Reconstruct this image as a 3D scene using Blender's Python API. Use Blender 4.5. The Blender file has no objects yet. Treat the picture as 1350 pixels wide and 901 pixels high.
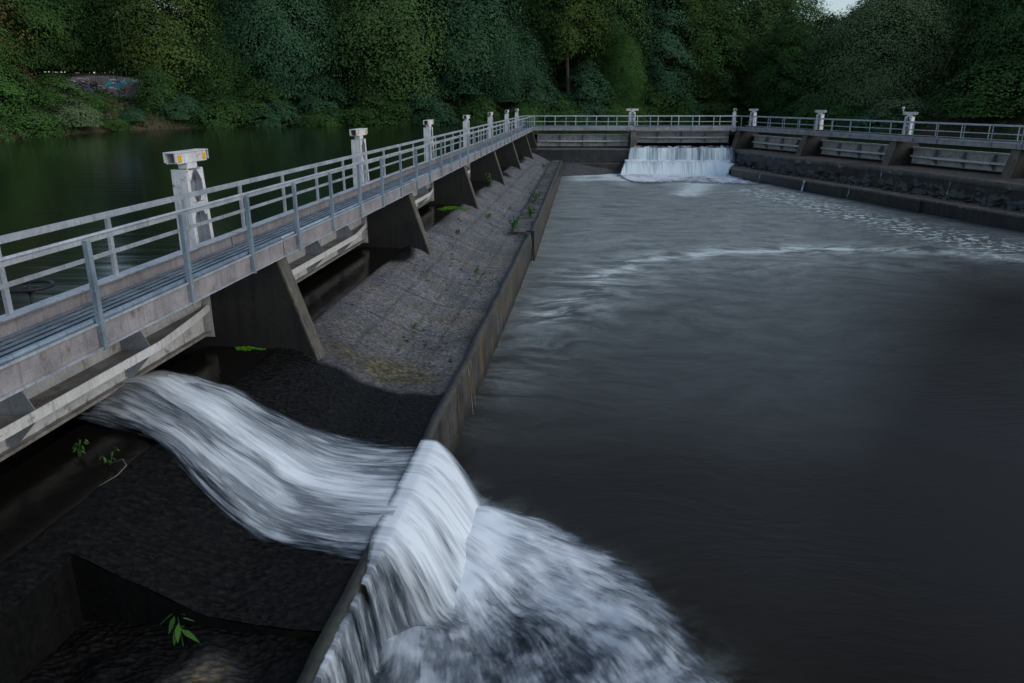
import bpy, math, random
import numpy as np
from mathutils import Vector, Matrix
R = math.radians
random.seed(7)
rng = np.random.default_rng(11)
SC = bpy.context.scene
COL = SC.collection

# ------------------------------------------------------------------ camera
cam_d = bpy.data.cameras.new('camera')
cam_d.sensor_width = 36.0
cam_d.lens = 26.35
cam_d.clip_start = 0.1
cam_d.clip_end = 6000
cam = bpy.data.objects.new('camera', cam_d)
cam.location = (0, 0, 6.0)
cam.rotation_euler = (R(90 - 17.95), 0, 0)
COL.objects.link(cam)
SC.camera = cam

# ------------------------------------------------------------------ light: dull evening, thin cloud
SUN_EL, SUN_AZ = R(32), R(112)          # azimuth clockwise from +Y (north); behind the camera, to its right
W = bpy.data.worlds.new('World')
SC.world = W
W.use_nodes = True
wn = W.node_tree
bg = wn.nodes['Background']
sky = wn.nodes.new('ShaderNodeTexSky')
sky.sky_type = 'NISHITA'
sky.sun_disc = False
sky.sun_elevation = SUN_EL
sky.sun_rotation = SUN_AZ
sky.air_density = 1.0
sky.dust_density = 1.2
sky.ozone_density = 1.0
hs = wn.nodes.new('ShaderNodeHueSaturation')      # thin evening cloud takes some blue out of the sky
hs.inputs['Saturation'].default_value = 0.78
wn.links.new(sky.outputs[0], hs.inputs['Color'])
tn = wn.nodes.new('ShaderNodeMix'); tn.data_type = 'RGBA'; tn.blend_type = 'MULTIPLY'; tn.inputs[0].default_value = 1.0
tn.inputs[7].default_value = (0.95, 0.995, 1.0, 1)
wn.links.new(hs.outputs[0], tn.inputs[6])
wn.links.new(tn.outputs[2], bg.inputs[0])
bg.inputs[1].default_value = 0.11
sd = bpy.data.lights.new('sun', 'SUN')
sd.energy = 0.5
sd.angle = R(40)
sd.color = (1.0, 0.985, 0.95)
sun = bpy.data.objects.new('sun', sd)
COL.objects.link(sun)
dirv = Vector((math.sin(SUN_AZ) * math.cos(SUN_EL), math.cos(SUN_AZ) * math.cos(SUN_EL), math.sin(SUN_EL)))
sun.rotation_euler = dirv.to_track_quat('Z', 'Y').to_euler()
SC.view_settings.view_transform = 'Standard'
SC.view_settings.look = 'None'
SC.view_settings.exposure = 0.42
SC.view_settings.gamma = 1.0
SC.view_settings.use_curve_mapping = False
SC.render.engine = 'CYCLES'
SC.cycles.use_denoising = True
SC.cycles.max_bounces = 6
SC.cycles.transparent_max_bounces = 16
SC.cycles.caustics_reflective = False
SC.cycles.caustics_refractive = False

# ------------------------------------------------------------------ material helpers
class Mat:
    def __init__(s, name):
        s.m = bpy.data.materials.new(name)
        s.m.use_nodes = True
        s.t = s.m.node_tree
        s.b = s.t.nodes['Principled BSDF']
        s.out = s.t.nodes['Material Output']
        s.tc = s.t.nodes.new('ShaderNodeTexCoord')
        s.geo = s.t.nodes.new('ShaderNodeNewGeometry')
    def n(s, k, **kw):
        x = s.t.nodes.new(k)
        for a, v in kw.items():
            if a in x.inputs.keys() if hasattr(x.inputs, 'keys') else False:
                x.inputs[a].default_value = v
            else:
                setattr(x, a, v)
        return x
    def link(s, a, b):
        s.t.links.new(a, b)
    def coord(s, kind='pos', scale=(1, 1, 1), rot=0.0):
        src = {'pos': s.geo.outputs['Position'], 'obj': s.tc.outputs['Object'], 'uv': s.tc.outputs['UV']}[kind]
        mp = s.t.nodes.new('ShaderNodeMapping')
        mp.inputs['Scale'].default_value = scale
        mp.inputs['Rotation'].default_value = (0, 0, rot)
        s.link(src, mp.inputs[0])
        return mp.outputs[0]
    def noise(s, vec, sc, det=6, rough=0.55, dist=0.0):
        x = s.t.nodes.new('ShaderNodeTexNoise')
        x.inputs['Scale'].default_value = sc
        x.inputs['Detail'].default_value = det
        x.inputs['Roughness'].default_value = rough
        x.inputs['Distortion'].default_value = dist
        s.link(vec, x.inputs['Vector'])
        return x.outputs[0]
    def voro(s, vec, sc, feature='F1', rnd=1.0):
        x = s.t.nodes.new('ShaderNodeTexVoronoi')
        x.feature = feature
        x.inputs['Scale'].default_value = sc
        x.inputs['Randomness'].default_value = rnd
        s.link(vec, x.inputs['Vector'])
        return x.outputs[0]
    def ramp(s, fac, stops):
        x = s.t.nodes.new('ShaderNodeValToRGB')
        e = x.color_ramp.elements
        while len(e) < len(stops):
            e.new(0.5)
        for i, (p, c) in enumerate(stops):
            e[i].position = p
            e[i].color = (c, c, c, 1) if not hasattr(c, '__len__') else (*c, 1)
        s.link(fac, x.inputs[0])
        return x.outputs[0]
    def mix(s, fac, a, b, mode='MIX'):
        x = s.t.nodes.new('ShaderNodeMix')
        x.data_type = 'RGBA'
        x.blend_type = mode
        x.clamp_result = False
        if isinstance(fac, (int, float)): x.inputs[0].default_value = fac
        else: s.link(fac, x.inputs[0])
        for v, i in ((a, 6), (b, 7)):
            if isinstance(v, (tuple, list)): x.inputs[i].default_value = (*v, 1)
            elif isinstance(v, (int, float)): x.inputs[i].default_value = (v, v, v, 1)
            else: s.link(v, x.inputs[i])
        return x.outputs[2]
    def math(s, op, a, b=0.0, clamp=False):
        x = s.t.nodes.new('ShaderNodeMath')
        x.operation = op
        x.use_clamp = clamp
        for v, i in ((a, 0), (b, 1)):
            if isinstance(v, (int, float)): x.inputs[i].default_value = v
            else: s.link(v, x.inputs[i])
        return x.outputs[0]
    def attr(s, name):
        x = s.t.nodes.new('ShaderNodeAttribute')
        x.attribute_name = name
        return x.outputs['Fac']
    def sep(s, vec):
        x = s.t.nodes.new('ShaderNodeSeparateXYZ')
        s.link(vec, x.inputs[0])
        return x.outputs
    def comb(s, x_, y_, z_):
        x = s.t.nodes.new('ShaderNodeCombineXYZ')
        for v, i in ((x_, 0), (y_, 1), (z_, 2)):
            if isinstance(v, (int, float)): x.inputs[i].default_value = v
            else: s.link(v, x.inputs[i])
        return x.outputs[0]
    def bump(s, h, strength=0.5, dist=0.02, prev=None):
        x = s.t.nodes.new('ShaderNodeBump')
        x.inputs['Strength'].default_value = strength
        x.inputs['Distance'].default_value = dist
        s.link(h, x.inputs['Height'])
        if prev is not None: s.link(prev, x.inputs['Normal'])
        return x.outputs[0]
    def set(s, color=None, rough=None, metal=None, normal=None, spec=None, alpha=None, ior=None):
        def put(v, key):
            if v is None: return
            i = s.b.inputs[key]
            if isinstance(v, (tuple, list)): i.default_value = (*v, 1)
            elif isinstance(v, (int, float)): i.default_value = v
            else: s.link(v, i)
        put(color, 'Base Color'); put(rough, 'Roughness'); put(metal, 'Metallic')
        put(normal, 'Normal'); put(spec, 'Specular IOR Level'); put(alpha, 'Alpha'); put(ior, 'IOR')
        return s

M = {}
def metal_mat(name, base, dark, rust=(0.16, 0.07, 0.03), rust_amt=0.0, rough=0.45, metal=0.5, streak=6.0):
    k = Mat(name)
    p = k.coord('pos')
    n1 = k.noise(p, 2.2, 8, 0.65)
    n2 = k.noise(p, 38, 4, 0.6)
    c = k.mix(k.ramp(n1, [(0.35, 0), (0.68, 1)]), dark, base)
    c = k.mix(k.math('MULTIPLY', k.ramp(n2, [(0.4, 0), (0.7, 1)]), 0.35), c, tuple(min(1, v * 1.35) for v in base))
    run = k.noise(k.coord('pos', (streak, streak, 0.5)), 2.5, 6, 0.7)
    grime = k.ramp(run, [(0.52, 0), (0.72, 1)])
    c = k.mix(k.math('MULTIPLY', grime, 0.55), c, tuple(v * 0.35 for v in dark))
    if rust_amt > 0:
        r = k.ramp(k.noise(p, 3.1, 9, 0.75), [(0.60 - rust_amt * 0.25, 0), (0.66, 1)])
        c = k.mix(k.math('MULTIPLY', r, 0.8), c, rust)
        metal_v = k.math('MULTIPLY', k.math('SUBTRACT', 1.0, r), metal)
    else:
        metal_v = metal
    rr = k.math('ADD', k.math('MULTIPLY', n1, 0.3), rough - 0.1)
    k.set(color=c, rough=rr, metal=metal_v, normal=k.bump(n2, 0.25, 0.004))
    M[name] = k.m
metal_mat('galvanised_rail', (0.62, 0.65, 0.69), (0.36, 0.38, 0.41), rough=0.42, metal=0.45)
metal_mat('galvanised_post', (0.38, 0.46, 0.52), (0.20, 0.25, 0.30), rough=0.45, metal=0.45)
metal_mat('galvanised_grating', (0.30, 0.38, 0.45), (0.15, 0.20, 0.25), rough=0.5, metal=0.4)
metal_mat('weathered_channel', (0.42, 0.385, 0.395), (0.21, 0.19, 0.195), rust_amt=0.16, rough=0.5, metal=0.25)
metal_mat('gate_paint', (0.60, 0.59, 0.58), (0.38, 0.37, 0.37), rust=(0.13, 0.065, 0.03), rust_amt=0.22, rough=0.55, metal=0.0)
metal_mat('flange_paint', (0.78, 0.76, 0.74), (0.58, 0.56, 0.54), rust=(0.22, 0.12, 0.06), rust_amt=0.12, rough=0.5, metal=0.0)
metal_mat('gate_paint_grimy', (0.33, 0.31, 0.29), (0.15, 0.135, 0.115), rust=(0.07, 0.055, 0.025), rust_amt=0.6, rough=0.65, metal=0.0)
metal_mat('white_paint', (0.84, 0.83, 0.84), (0.62, 0.60, 0.61), rust_amt=0.12, rough=0.5, metal=0.0)
metal_mat('grey_plate', (0.34, 0.37, 0.41), (0.20, 0.22, 0.25), rust_amt=0.08, rough=0.5, metal=0.2)
metal_mat('black_iron', (0.03, 0.032, 0.036), (0.015, 0.015, 0.017), rough=0.45, metal=0.4)
def plain(name, c, rough=0.6, metal=0.0):
    k = Mat(name)
    n = k.noise(k.coord('pos'), 9, 5)
    k.set(color=k.mix(n, tuple(v * 0.7 for v in c), tuple(min(1, v * 1.2) for v in c)), rough=rough, metal=metal)
    M[name] = k.m
plain('yellow_reflector', (0.95, 0.45, 0.01), 0.35)
plain('red_paint', (0.45, 0.05, 0.04), 0.5)
plain('lamp_glass', (0.5, 0.52, 0.55), 0.2)

def concrete(name, light, dark, moss=0.0, wetlow=None, rough=0.75, ochre=0.0):
    k = Mat(name)
    p = k.coord('pos')
    n1 = k.noise(p, 1.3, 9, 0.65)
    n2 = k.noise(p, 14, 8, 0.7)
    n3 = k.noise(k.coord('pos', (5, 5, 0.35)), 1.8, 6, 0.65)
    c = k.mix(k.ramp(n1, [(0.3, 0), (0.7, 1)]), dark, light)
    c = k.mix(k.math('MULTIPLY', k.ramp(n3, [(0.42, 0), (0.66, 1)]), 0.75), c, tuple(v * 0.30 for v in dark))
    c = k.mix(k.ramp(n2, [(0.50, 0), (0.75, 0.55)]), c, tuple(v * 1.5 for v in light))
    if ochre > 0:
        o = k.noise(k.coord('pos', (3.0, 3.0, 0.6)), 1.1, 6, 0.6)
        c = k.mix(k.math('MULTIPLY', k.ramp(o, [(0.50, 0), (0.62, 1)]), ochre), c, (0.20, 0.115, 0.035))
        o2 = k.noise(k.coord('pos', (9.0, 9.0, 0.9)), 1.3, 5, 0.6)
        c = k.mix(k.math('MULTIPLY', k.ramp(o2, [(0.60, 0), (0.70, 1)]), ochre * 0.7), c, (0.33, 0.32, 0.30))
    if name == 'wall_concrete':
        c = k.mix(k.math('MULTIPLY', k.attr('wet'), 0.9), c, (0.010, 0.0095, 0.009))
        k.b.inputs['Specular IOR Level'].default_value = 0.2
    if moss > 0:
        mo = k.noise(p, 0.9, 8, 0.7)
        c = k.mix(k.math('MULTIPLY', k.ramp(mo, [(0.52, 0), (0.62, 1)]), moss), c, (0.05, 0.075, 0.012))
    k.set(color=c, rough=k.math('ADD', k.math('MULTIPLY', n2, 0.35), rough - 0.2),
          normal=k.bump(n1, 0.4, 0.05, k.bump(n2, 0.7, 0.015)))
    M[name] = k.m
concrete('pier_side', (0.022, 0.020, 0.018), (0.010, 0.009, 0.0085), moss=0.1)  # near-black: algae stain plus the sides' shade put into the colour
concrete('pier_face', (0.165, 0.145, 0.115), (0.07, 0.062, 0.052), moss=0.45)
concrete('wall_concrete', (0.105, 0.10, 0.098), (0.035, 0.033, 0.032), moss=0.25, ochre=0.42, rough=0.5)
concrete('wall_crest', (0.085, 0.078, 0.07), (0.035, 0.032, 0.028), moss=0.3, rough=0.55)
concrete('wet_stone', (0.045, 0.045, 0.048), (0.014, 0.014, 0.015), moss=0.25, rough=0.4)
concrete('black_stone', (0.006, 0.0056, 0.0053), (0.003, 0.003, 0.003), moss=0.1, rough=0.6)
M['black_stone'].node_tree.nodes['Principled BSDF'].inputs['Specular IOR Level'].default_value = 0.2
concrete('ledge_cap', (0.20, 0.20, 0.205), (0.085, 0.08, 0.078), moss=0.3, rough=0.5)  # concrete caps, lightened so their wet highlight sits in the colour
concrete('pale_stone', (0.34, 0.30, 0.27), (0.20, 0.17, 0.15), rough=0.8)

# ------------------------------------------------------------------ mesh helpers
def mesh_np(name, V, F, mats=None, mi=None, smooth=False, uv=None, attrs=None):
    """V (n,3), F list or (m,k) array of equal sized faces"""
    me = bpy.data.meshes.new(name)
    V = np.asarray(V, np.float32)
    if isinstance(F, np.ndarray):
        m, kk = F.shape
        me.vertices.add(len(V)); me.vertices.foreach_set('co', V.ravel())
        me.loops.add(m * kk); me.loops.foreach_set('vertex_index', F.astype(np.int32).ravel())
        me.polygons.add(m); me.polygons.foreach_set('loop_start', (np.arange(m) * kk).astype(np.int32))
        me.polygons.foreach_set('loop_total', np.full(m, kk, np.int32))
        me.update(calc_edges=True)
    else:
        me.from_pydata([tuple(v) for v in V.tolist()], [], F)
    for m_ in (mats or []): me.materials.append(m_)
    if mi is not None: me.polygons.foreach_set('material_index', np.asarray(mi, np.int32))
    if smooth: me.polygons.foreach_set('use_smooth', np.ones(len(me.polygons), bool))
    if uv is not None:
        l = me.uv_layers.new(name='UVMap')
        idx = np.zeros(len(me.loops), np.int32); me.loops.foreach_get('vertex_index', idx)
        l.data.foreach_set('uv', np.asarray(uv, np.float32)[idx].ravel())
    for an, av in (attrs or {}).items():
        a = me.attributes.new(an, 'FLOAT', 'POINT'); a.data.foreach_set('value', np.asarray(av, np.float32))
    me.update()
    return me

class MB:
    def __init__(s): s.v = []; s.f = []; s.m = []
    def add(s, vs, fs, mi=0):
        o = len(s.v); s.v += [tuple(v) for v in vs]; s.f += [tuple(i + o for i in f) for f in fs]; s.m += [mi] * len(fs); return s
    def box(s, x0, x1, y0, y1, z0, z1, mi=0):
        return s.add([(x0, y0, z0), (x1, y0, z0), (x1, y1, z0), (x0, y1, z0), (x0, y0, z1), (x1, y0, z1), (x1, y1, z1), (x0, y1, z1)],
                     [(3, 2, 1, 0), (4, 5, 6, 7), (0, 1, 5, 4), (1, 2, 6, 5), (2, 3, 7, 6), (3, 0, 4, 7)], mi)
    def prism_y(s, prof, y0, y1, mi=0, face_mi=None):
        """prof: (x,z) loop counter-clockwise seen from -y"""
        n = len(prof)
        vs = [(x, y0, z) for x, z in prof] + [(x, y1, z) for x, z in prof]
        s.add(vs, [tuple(range(n)), tuple(range(2 * n - 1, n - 1, -1))], mi)
        o = len(s.v) - 2 * n
        for i in range(n):
            j = (i + 1) % n
            s.f.append((o + j, o + i, o + n + i, o + n + j)); s.m.append(face_mi[i] if face_mi else mi)
        return s
    def tube(s, pts, rad, seg=8, mi=0, cap=True):
        pts = [Vector(p) for p in pts]; n = len(pts)
        rad = [rad] * n if isinstance(rad, (int, float)) else rad
        o = len(s.v); prev = None
        for i, p in enumerate(pts):
            t = (pts[min(i + 1, n - 1)] - pts[max(i - 1, 0)]).normalized()
            if prev is None:
                a = Vector((0, 0, 1)) if abs(t.z) < 0.9 else Vector((1, 0, 0))
                u = t.cross(a).normalized()
            else:
                u = (prev - t * prev.dot(t)).normalized()
            prev = u; w = t.cross(u)
            for k in range(seg):
                a = 2 * math.pi * k / seg
                s.v.append(tuple(p + (u * math.cos(a) + w * math.sin(a)) * rad[i]))
        for i in range(n - 1):
            for k in range(seg):
                k2 = (k + 1) % seg
                s.f.append((o + i * seg + k, o + i * seg + k2, o + (i + 1) * seg + k2, o + (i + 1) * seg + k)); s.m.append(mi)
        if cap:
            s.f.append(tuple(o + k for k in range(seg - 1, -1, -1))); s.m.append(mi)
            s.f.append(tuple(o + (n - 1) * seg + k for k in range(seg))); s.m.append(mi)
        return s
    def mesh(s, name, mats, smooth=False):
        return mesh_np(name, s.v, s.f, mats if isinstance(mats, (list, tuple)) else [mats], s.m, smooth)

def bevel(o, w=0.01, seg=2):
    b = o.modifiers.new('bevel', 'BEVEL'); b.width = w; b.segments = seg; b.limit_method = 'ANGLE'; b.angle_limit = R(40)
    return o
def obj(name, me, parent=None, loc=None, rz=0.0):
    o = bpy.data.objects.new(name, me); COL.objects.link(o)
    if parent is not None: o.parent = parent
    if loc is not None: o.location = loc
    if rz: o.rotation_euler = (0, 0, rz)
    return o
def build(mb, name, mats, parent=None, bev=0.0, smooth=False, **kw):
    o = obj(name, mb.mesh(name, mats, smooth), parent, **kw)
    if bev: bevel(o, bev)
    return o
def tag(o, label=None, cat=None, group=None, kind=None):
    if label: o['label'] = label
    if cat: o['category'] = cat
    if group: o['group'] = group
    if kind: o['kind'] = kind
    return o
def thing(name, label, cat, loc=(0, 0, 0), rz=0.0, group=None):
    return tag(obj(name, None, None, loc, rz), label, cat, group)
def copy_tree(o, parent=None):
    c = o.copy(); COL.objects.link(c)
    c.parent = parent
    for ch in list(o.children): copy_tree(ch, c)
    return c

# rows of the weir: local x points to the basin, local y runs along the row
class Row:
    def __init__(s, ox, oy, rz): s.o = (ox, oy); s.rz = rz
    def pt(s, x, y, z=0.0):
        c, n = math.cos(s.rz), math.sin(s.rz)
        return (s.o[0] + c * x - n * y, s.o[1] + n * x + c * y, z)
AZ = R(6.1)
LEFT = Row(-5.25 * math.cos(AZ), 5.25 * math.sin(AZ), -AZ)
CROSS = Row(1.85, 66.6, R(-90))
RIGHT = Row(19.2, 66.6, math.atan2(-0.299, -0.954))
LLEN, CLEN, RLEN = 66.5, 17.35, 36.0

# ------------------------------------------------------------------ ground: banks, hill, river beds
bank = [(-45, -70), (-44, 20), (-43, 48), (-40.5, 61.3), (-38.8, 77.8), (-34, 85), (-29.8, 89.5), (-21, 93), (-11.4, 95.5), (3, 98), (12, 103),
        (22, 112), (36, 118), (40, 108), (37, 95), (33, 82), (35, 72), (40, 62), (46, 50), (52, 30), (56, -10), (60, -70)]
BK = np.array(bank, float)
def poly_sdf(px, py, poly):
    n = len(poly); dmin = np.full(px.shape, 1e9); inside = np.zeros(px.shape, bool)
    for i in range(n):
        ax, ay = poly[i]; bx, by = poly[(i + 1) % n]
        ex, ey = bx - ax, by - ay
        t = np.clip(((px - ax) * ex + (py - ay) * ey) / (ex * ex + ey * ey), 0, 1)
        dmin = np.minimum(dmin, np.hypot(px - ax - t * ex, py - ay - t * ey))
        cond = ((ay > py) != (by > py)) & (px < (bx - ax) * (py - ay) / (by - ay + 1e-12) + ax)
        inside ^= cond
    return np.where(inside, -dmin, dmin)
def vnoise(x, y, f, seed=0):
    r = np.random.default_rng(seed); a = r.uniform(0, 6.28, 12); th = r.uniform(0, 6.28, 12); fr = r.uniform(0.6, 1.7, 12) * f
    return sum(np.sin((x * np.cos(t) + y * np.sin(t)) * k + p) for t, k, p in zip(th, fr, a)) / 4.0
def ground_z(x, y):
    x = np.asarray(x, float); y = np.asarray(y, float)
    d = poly_sdf(x, y, BK)
    z = np.where(d > 0, 3.25 + 2.2 * (1 - np.exp(-d / 3.0)) + 6.0 * (1 - np.exp(-d / 45.0)), 3.25 + np.maximum(d * 0.8, -5.5))
    return z + np.where(d > 0.5, 0.25 * vnoise(x, y, 0.6, 3), 0)
core = np.arange(-120, 160.1, 2.5)
far = np.array([-3500, -1500, -700, -400, -250, -160.])
gx = np.concatenate([far, core, -far[::-1] + 30]); gy = np.concatenate([far, core + 30, -far[::-1] + 60])
GX, GY = np.meshgrid(gx, gy)
GZ = ground_z(GX, GY)
nx, ny = len(gx), len(gy)
ii = (np.arange(ny - 1)[:, None] * nx + np.arange(nx - 1)[None]).ravel()
GF = np.stack([ii, ii + 1, ii + nx + 1, ii + nx], 1)
k = Mat('bank_soil')
p = k.coord('pos')
n1 = k.noise(p, 0.5, 8, 0.7); n2 = k.noise(p, 5, 8, 0.7)
c = k.mix(k.ramp(n1, [(0.40, 0), (0.58, 1)]), (0.085, 0.05, 0.028), (0.03, 0.045, 0.015))
c = k.mix(k.ramp(n2, [(0.45, 0), (0.7, 0.6)]), c, (0.11, 0.085, 0.05))
k.set(color=c, rough=0.95, normal=k.bump(n2, 0.8, 0.15))
M['bank_soil'] = k.m
tag(obj('ground', mesh_np('ground', np.stack([GX.ravel(), GY.ravel(), GZ.ravel()], 1), GF, [k.m], smooth=True)), kind='structure')

# ------------------------------------------------------------------ upstream water: dark and still
k = Mat('still_river_water')
p = k.coord('pos', (1, 1, 1))
n1 = k.noise(k.coord('pos', (0.25, 2.2, 1)), 0.9, 3, 0.5)
k.set(color=(0.008, 0.014, 0.006), rough=0.12, normal=k.bump(n1, 0.10, 0.10), ior=1.33)
M['river'] = k.m
G = -1.56
pts = [LEFT.pt(G, -70), LEFT.pt(G, LLEN + 1.4), CROSS.pt(G, CLEN - 0.9), RIGHT.pt(G, 0.5), RIGHT.pt(G, RLEN), RIGHT.pt(G, 120),
       (150, -60, 0), (150, 170, 0), (-150, 170, 0), (-150, -70, 0)]
cx0 = sum(q[0] for q in pts[1:4]) / 3
me = bpy.data.meshes.new('river_water')
me.from_pydata([(q[0], q[1], 3.0) for q in pts], [], [tuple(range(len(pts) - 1, -1, -1))])
me.materials.append(k.m)
tag(obj('river_water', me), kind='structure')

# ------------------------------------------------------------------ basin water
def seg_dist(px, py, path):
    d = np.full(px.shape, 1e9)
    for (ax, ay), (bx, by) in zip(path[:-1], path[1:]):
        ex, ey = bx - ax, by - ay
        t = np.clip(((px - ax) * ex + (py - ay) * ey) / (ex * ex + ey * ey), 0, 1)
        d = np.minimum(d, np.hypot(px - ax - t * ex, py - ay - t * ey))
    return d
bx_ = np.arange(-6, 34, 0.22); by_ = np.arange(-14, 67, 0.22)
BX, BY = np.meshgrid(bx_, by_)
wob = 0.5 * vnoise(BX, BY, 0.9, 5)
f_turb = 0.02 + 0.95 * np.clip((BY - 11) / 20, 0, 1) ** 1.1 - 0.10 * np.clip((BX - 0.42 * BY) / 6, 0, 1)
f_turb -= 0.45 * np.clip((BX - 0.27 * BY - 3.0) / 6, 0, 1)
f_turb = np.clip(f_turb, 0, 1)
f_turb *= 1 - 0.55 * np.exp(-((BX - 14) ** 2 / 60 + (BY - 16) ** 2 / 80))
# pale band that swings across the basin, and its fainter second arm
sw1 = seg_dist(BX + 0.15 * wob, BY + 0.3 * wob, [(1.2, 21.0), (2.4, 23.5), (3.2, 26.0), (4.6, 28.2), (6.6, 29.6), (8.6, 30.3), (11.5, 31.0), (14.5, 31.3), (17.5, 30.6), (20, 29.2), (23, 26.5)])
sw2 = seg_dist(BX, BY + 0.3 * wob, [(0.2, 15.5), (1.0, 18.5), (2.0, 21.5), (4.0, 24.5), (7.5, 27), (12, 28.2), (16, 27.5)])
sw3 = seg_dist(BX, BY, [(-1.1, 13), (-0.2, 17), (0.8, 22), (2.2, 28)])
f_band = 0.46 * np.exp(-(sw1 / 0.50) ** 2) + 0.16 * np.exp(-(sw1 / 1.4) ** 2) + 0.08 * np.exp(-(sw2 / 0.7) ** 2) + 0.07 * np.exp(-(sw3 / 0.6) ** 2)
fx = seg_dist(BX, BY, [(9.8, 62.8), (17.4, 61.6)])
f_fall = 1.7 * np.exp(-(fx / (3.6 + 1.2 * vnoise(BX, BY, 1.3, 9))) ** 2) + 0.75 * np.exp(-(seg_dist(BX, BY, [(13, 61), (14.0, 57), (12.8, 53.0), (11.5, 50)]) / 0.9) ** 2)
fl = seg_dist(BX, BY, [(17.0, 52), (17.9, 47), (18.4, 41), (19.3, 36), (20.5, 32)])
f_fleck = np.exp(-(fl / 1.7) ** 2)
lw = seg_dist(BX, BY, [(-1.9, 10.8), (-1.55, 15), (0.2, 30), (1.0, 37)])
f_edge = 0.35 * np.exp(-(lw / 0.12) ** 2)
near = seg_dist(BX, BY, [(-1.2, 10.8), (1.0, 8.3), (2.3, 5.5)])
f_near = 0.25 * np.exp(-(near / 0.5) ** 2)
ii = (np.arange(len(by_) - 1)[:, None] * len(bx_) + np.arange(len(bx_) - 1)[None]).ravel()
BF = np.stack([ii, ii + 1, ii + len(bx_) + 1, ii + len(bx_)], 1)
bz = 0.02 * vnoise(BX, BY, 1.1, 21) + 0.10 * np.exp(-(fx / 2.0) ** 2) * vnoise(BX, BY, 2.5, 22)
basin = mesh_np('basin_water', np.stack([BX.ravel(), BY.ravel(), bz.ravel()], 1), BF, [], smooth=True,
                attrs={'turbid': np.clip(f_turb, 0, 1).ravel(), 'band': (f_band + f_edge + f_near).ravel(), 'fall': f_fall.ravel(), 'fleck': f_fleck.ravel()})
k = Mat('turbid_basin_water')
p0 = k.coord('pos', (1, 1, 1))
warp = k.t.nodes.new('ShaderNodeTexNoise'); warp.inputs['Scale'].default_value = 0.16; warp.inputs['Detail'].default_value = 3
k.link(p0, warp.inputs['Vector'])
wv = k.t.nodes.new('ShaderNodeVectorMath'); wv.operation = 'MULTIPLY_ADD'
k.link(warp.outputs['Color'], wv.inputs[0]); wv.inputs[1].default_value = (4.5, 4.5, 0); k.link(p0, wv.inputs[2])
mp = k.t.nodes.new('ShaderNodeMapping'); mp.inputs['Scale'].default_value = (0.50, 1.0, 1); mp.inputs['Rotation'].default_value = (0, 0, R(-12)); k.link(wv.outputs[0], mp.inputs[0])
mp2 = k.t.nodes.new('ShaderNodeMapping'); mp2.inputs['Scale'].default_value = (1.7, 3.6, 1); mp2.inputs['Rotation'].default_value = (0, 0, R(10)); k.link(wv.outputs[0], mp2.inputs[0])
n1 = k.noise(mp.outputs[0], 1.3, 9, 0.68, 0.4)
n2 = k.noise(mp2.outputs[0], 1.6, 7, 0.65)
turb = k.attr('turbid'); band = k.attr('band'); fall = k.attr('fall'); fleck = k.attr('fleck')
wisp = k.ramp(n1, [(0.32, 0.52), (0.70, 1.35)])
fine = k.ramp(n2, [(0.35, 0.82), (0.75, 1.25)])
tt = k.math('MULTIPLY', k.math('MULTIPLY', turb, wisp), fine)
wisp2 = k.ramp(n1, [(0.42, 0.0), (0.62, 1.5)])
bb = k.math('MULTIPLY', k.math('MULTIPLY', band, wisp2), fine)
fn = k.noise(k.coord('pos', (1, 1.8, 1)), 2.2, 8, 0.7, 0.6)
ff = k.math('MULTIPLY', fall, k.ramp(fn, [(0.36, 0.25), (0.56, 1.3)]))
fk = k.noise(k.coord('pos', (1, 1.6, 1)), 2.3, 3, 0.55, 0.3)
fkm = k.math('MULTIPLY', fleck, k.ramp(fk, [(0.545, 0.0), (0.60, 1.0)]))
dens = k.math('ADD', k.math('ADD', k.math('MULTIPLY', tt, 0.40), bb), k.math('ADD', ff, k.math('MULTIPLY', fkm, 1.0)), clamp=True)
wcol = k.mix(dens, (0.013, 0.0095, 0.006), (0.60, 0.68, 0.67))
wave = k.noise(mp2.outputs[0], 1.0, 6, 0.6)
wave2 = k.noise(k.coord('pos', (1, 2.2, 1)), 2.5, 5, 0.6)
k.set(color=wcol, rough=k.math('ADD', k.math('MULTIPLY', dens, 0.4), k.math('ADD', k.math('MULTIPLY', turb, 0.20), 0.30)),
      normal=k.bump(wave, 0.16, 0.10), ior=1.33, spec=0.24)
basin.materials.append(k.m)
tag(obj('basin_water', basin), kind='structure')
me = bpy.data.meshes.new('outer_basin_water')
me.from_pydata([(-6, -400, 0), (60, -400, 0), (60, -14, 0), (-6, -14, 0), (33.8, -14, 0), (60, -14, 0), (60, 30, 0), (33.8, 30, 0)], [], [(0, 1, 2, 3), (4, 5, 6, 7)])
me.attributes.new('turbid', 'FLOAT', 'POINT')
me.materials.append(k.m)
tag(obj('lower_river_water', me), kind='structure')

# ------------------------------------------------------------------ left apron (sloping stone spillway) in LEFT local coords
NX = [-3.9, -0.62, -0.42, -0.15, 0.20, 0.47, 0.9, 1.30, 1.58, 2.0, 2.35, 2.89]
NZ = [1.62, 1.62, 1.70, 1.83, 1.74, 1.60, 1.40, 1.20, 1.08, 1.03, 1.00, 0.99]
def apron_z(x, y):
    x = np.asarray(x, float); y = np.asarray(y, float)
    # the sill sags a little towards the far corner
    return np.interp(x, NX, NZ) - 0.12 * np.clip((y - 45) / 20, 0, 1)
ax = np.concatenate([[-3.9, -2.5, -1.6, -1.0], np.arange(-0.7, 2.9, 0.06)]); ax[-1] = 2.89
ay = np.concatenate([np.arange(-8, 26, 0.06), np.arange(26, 65.2, 0.2)])
AX, AY = np.meshgrid(ax, ay)
AZ_ = apron_z(AX, AY) + 0.006 * vnoise(AX, AY, 5, 31) + 0.004 * vnoise(AX, AY, 17, 32)
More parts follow.
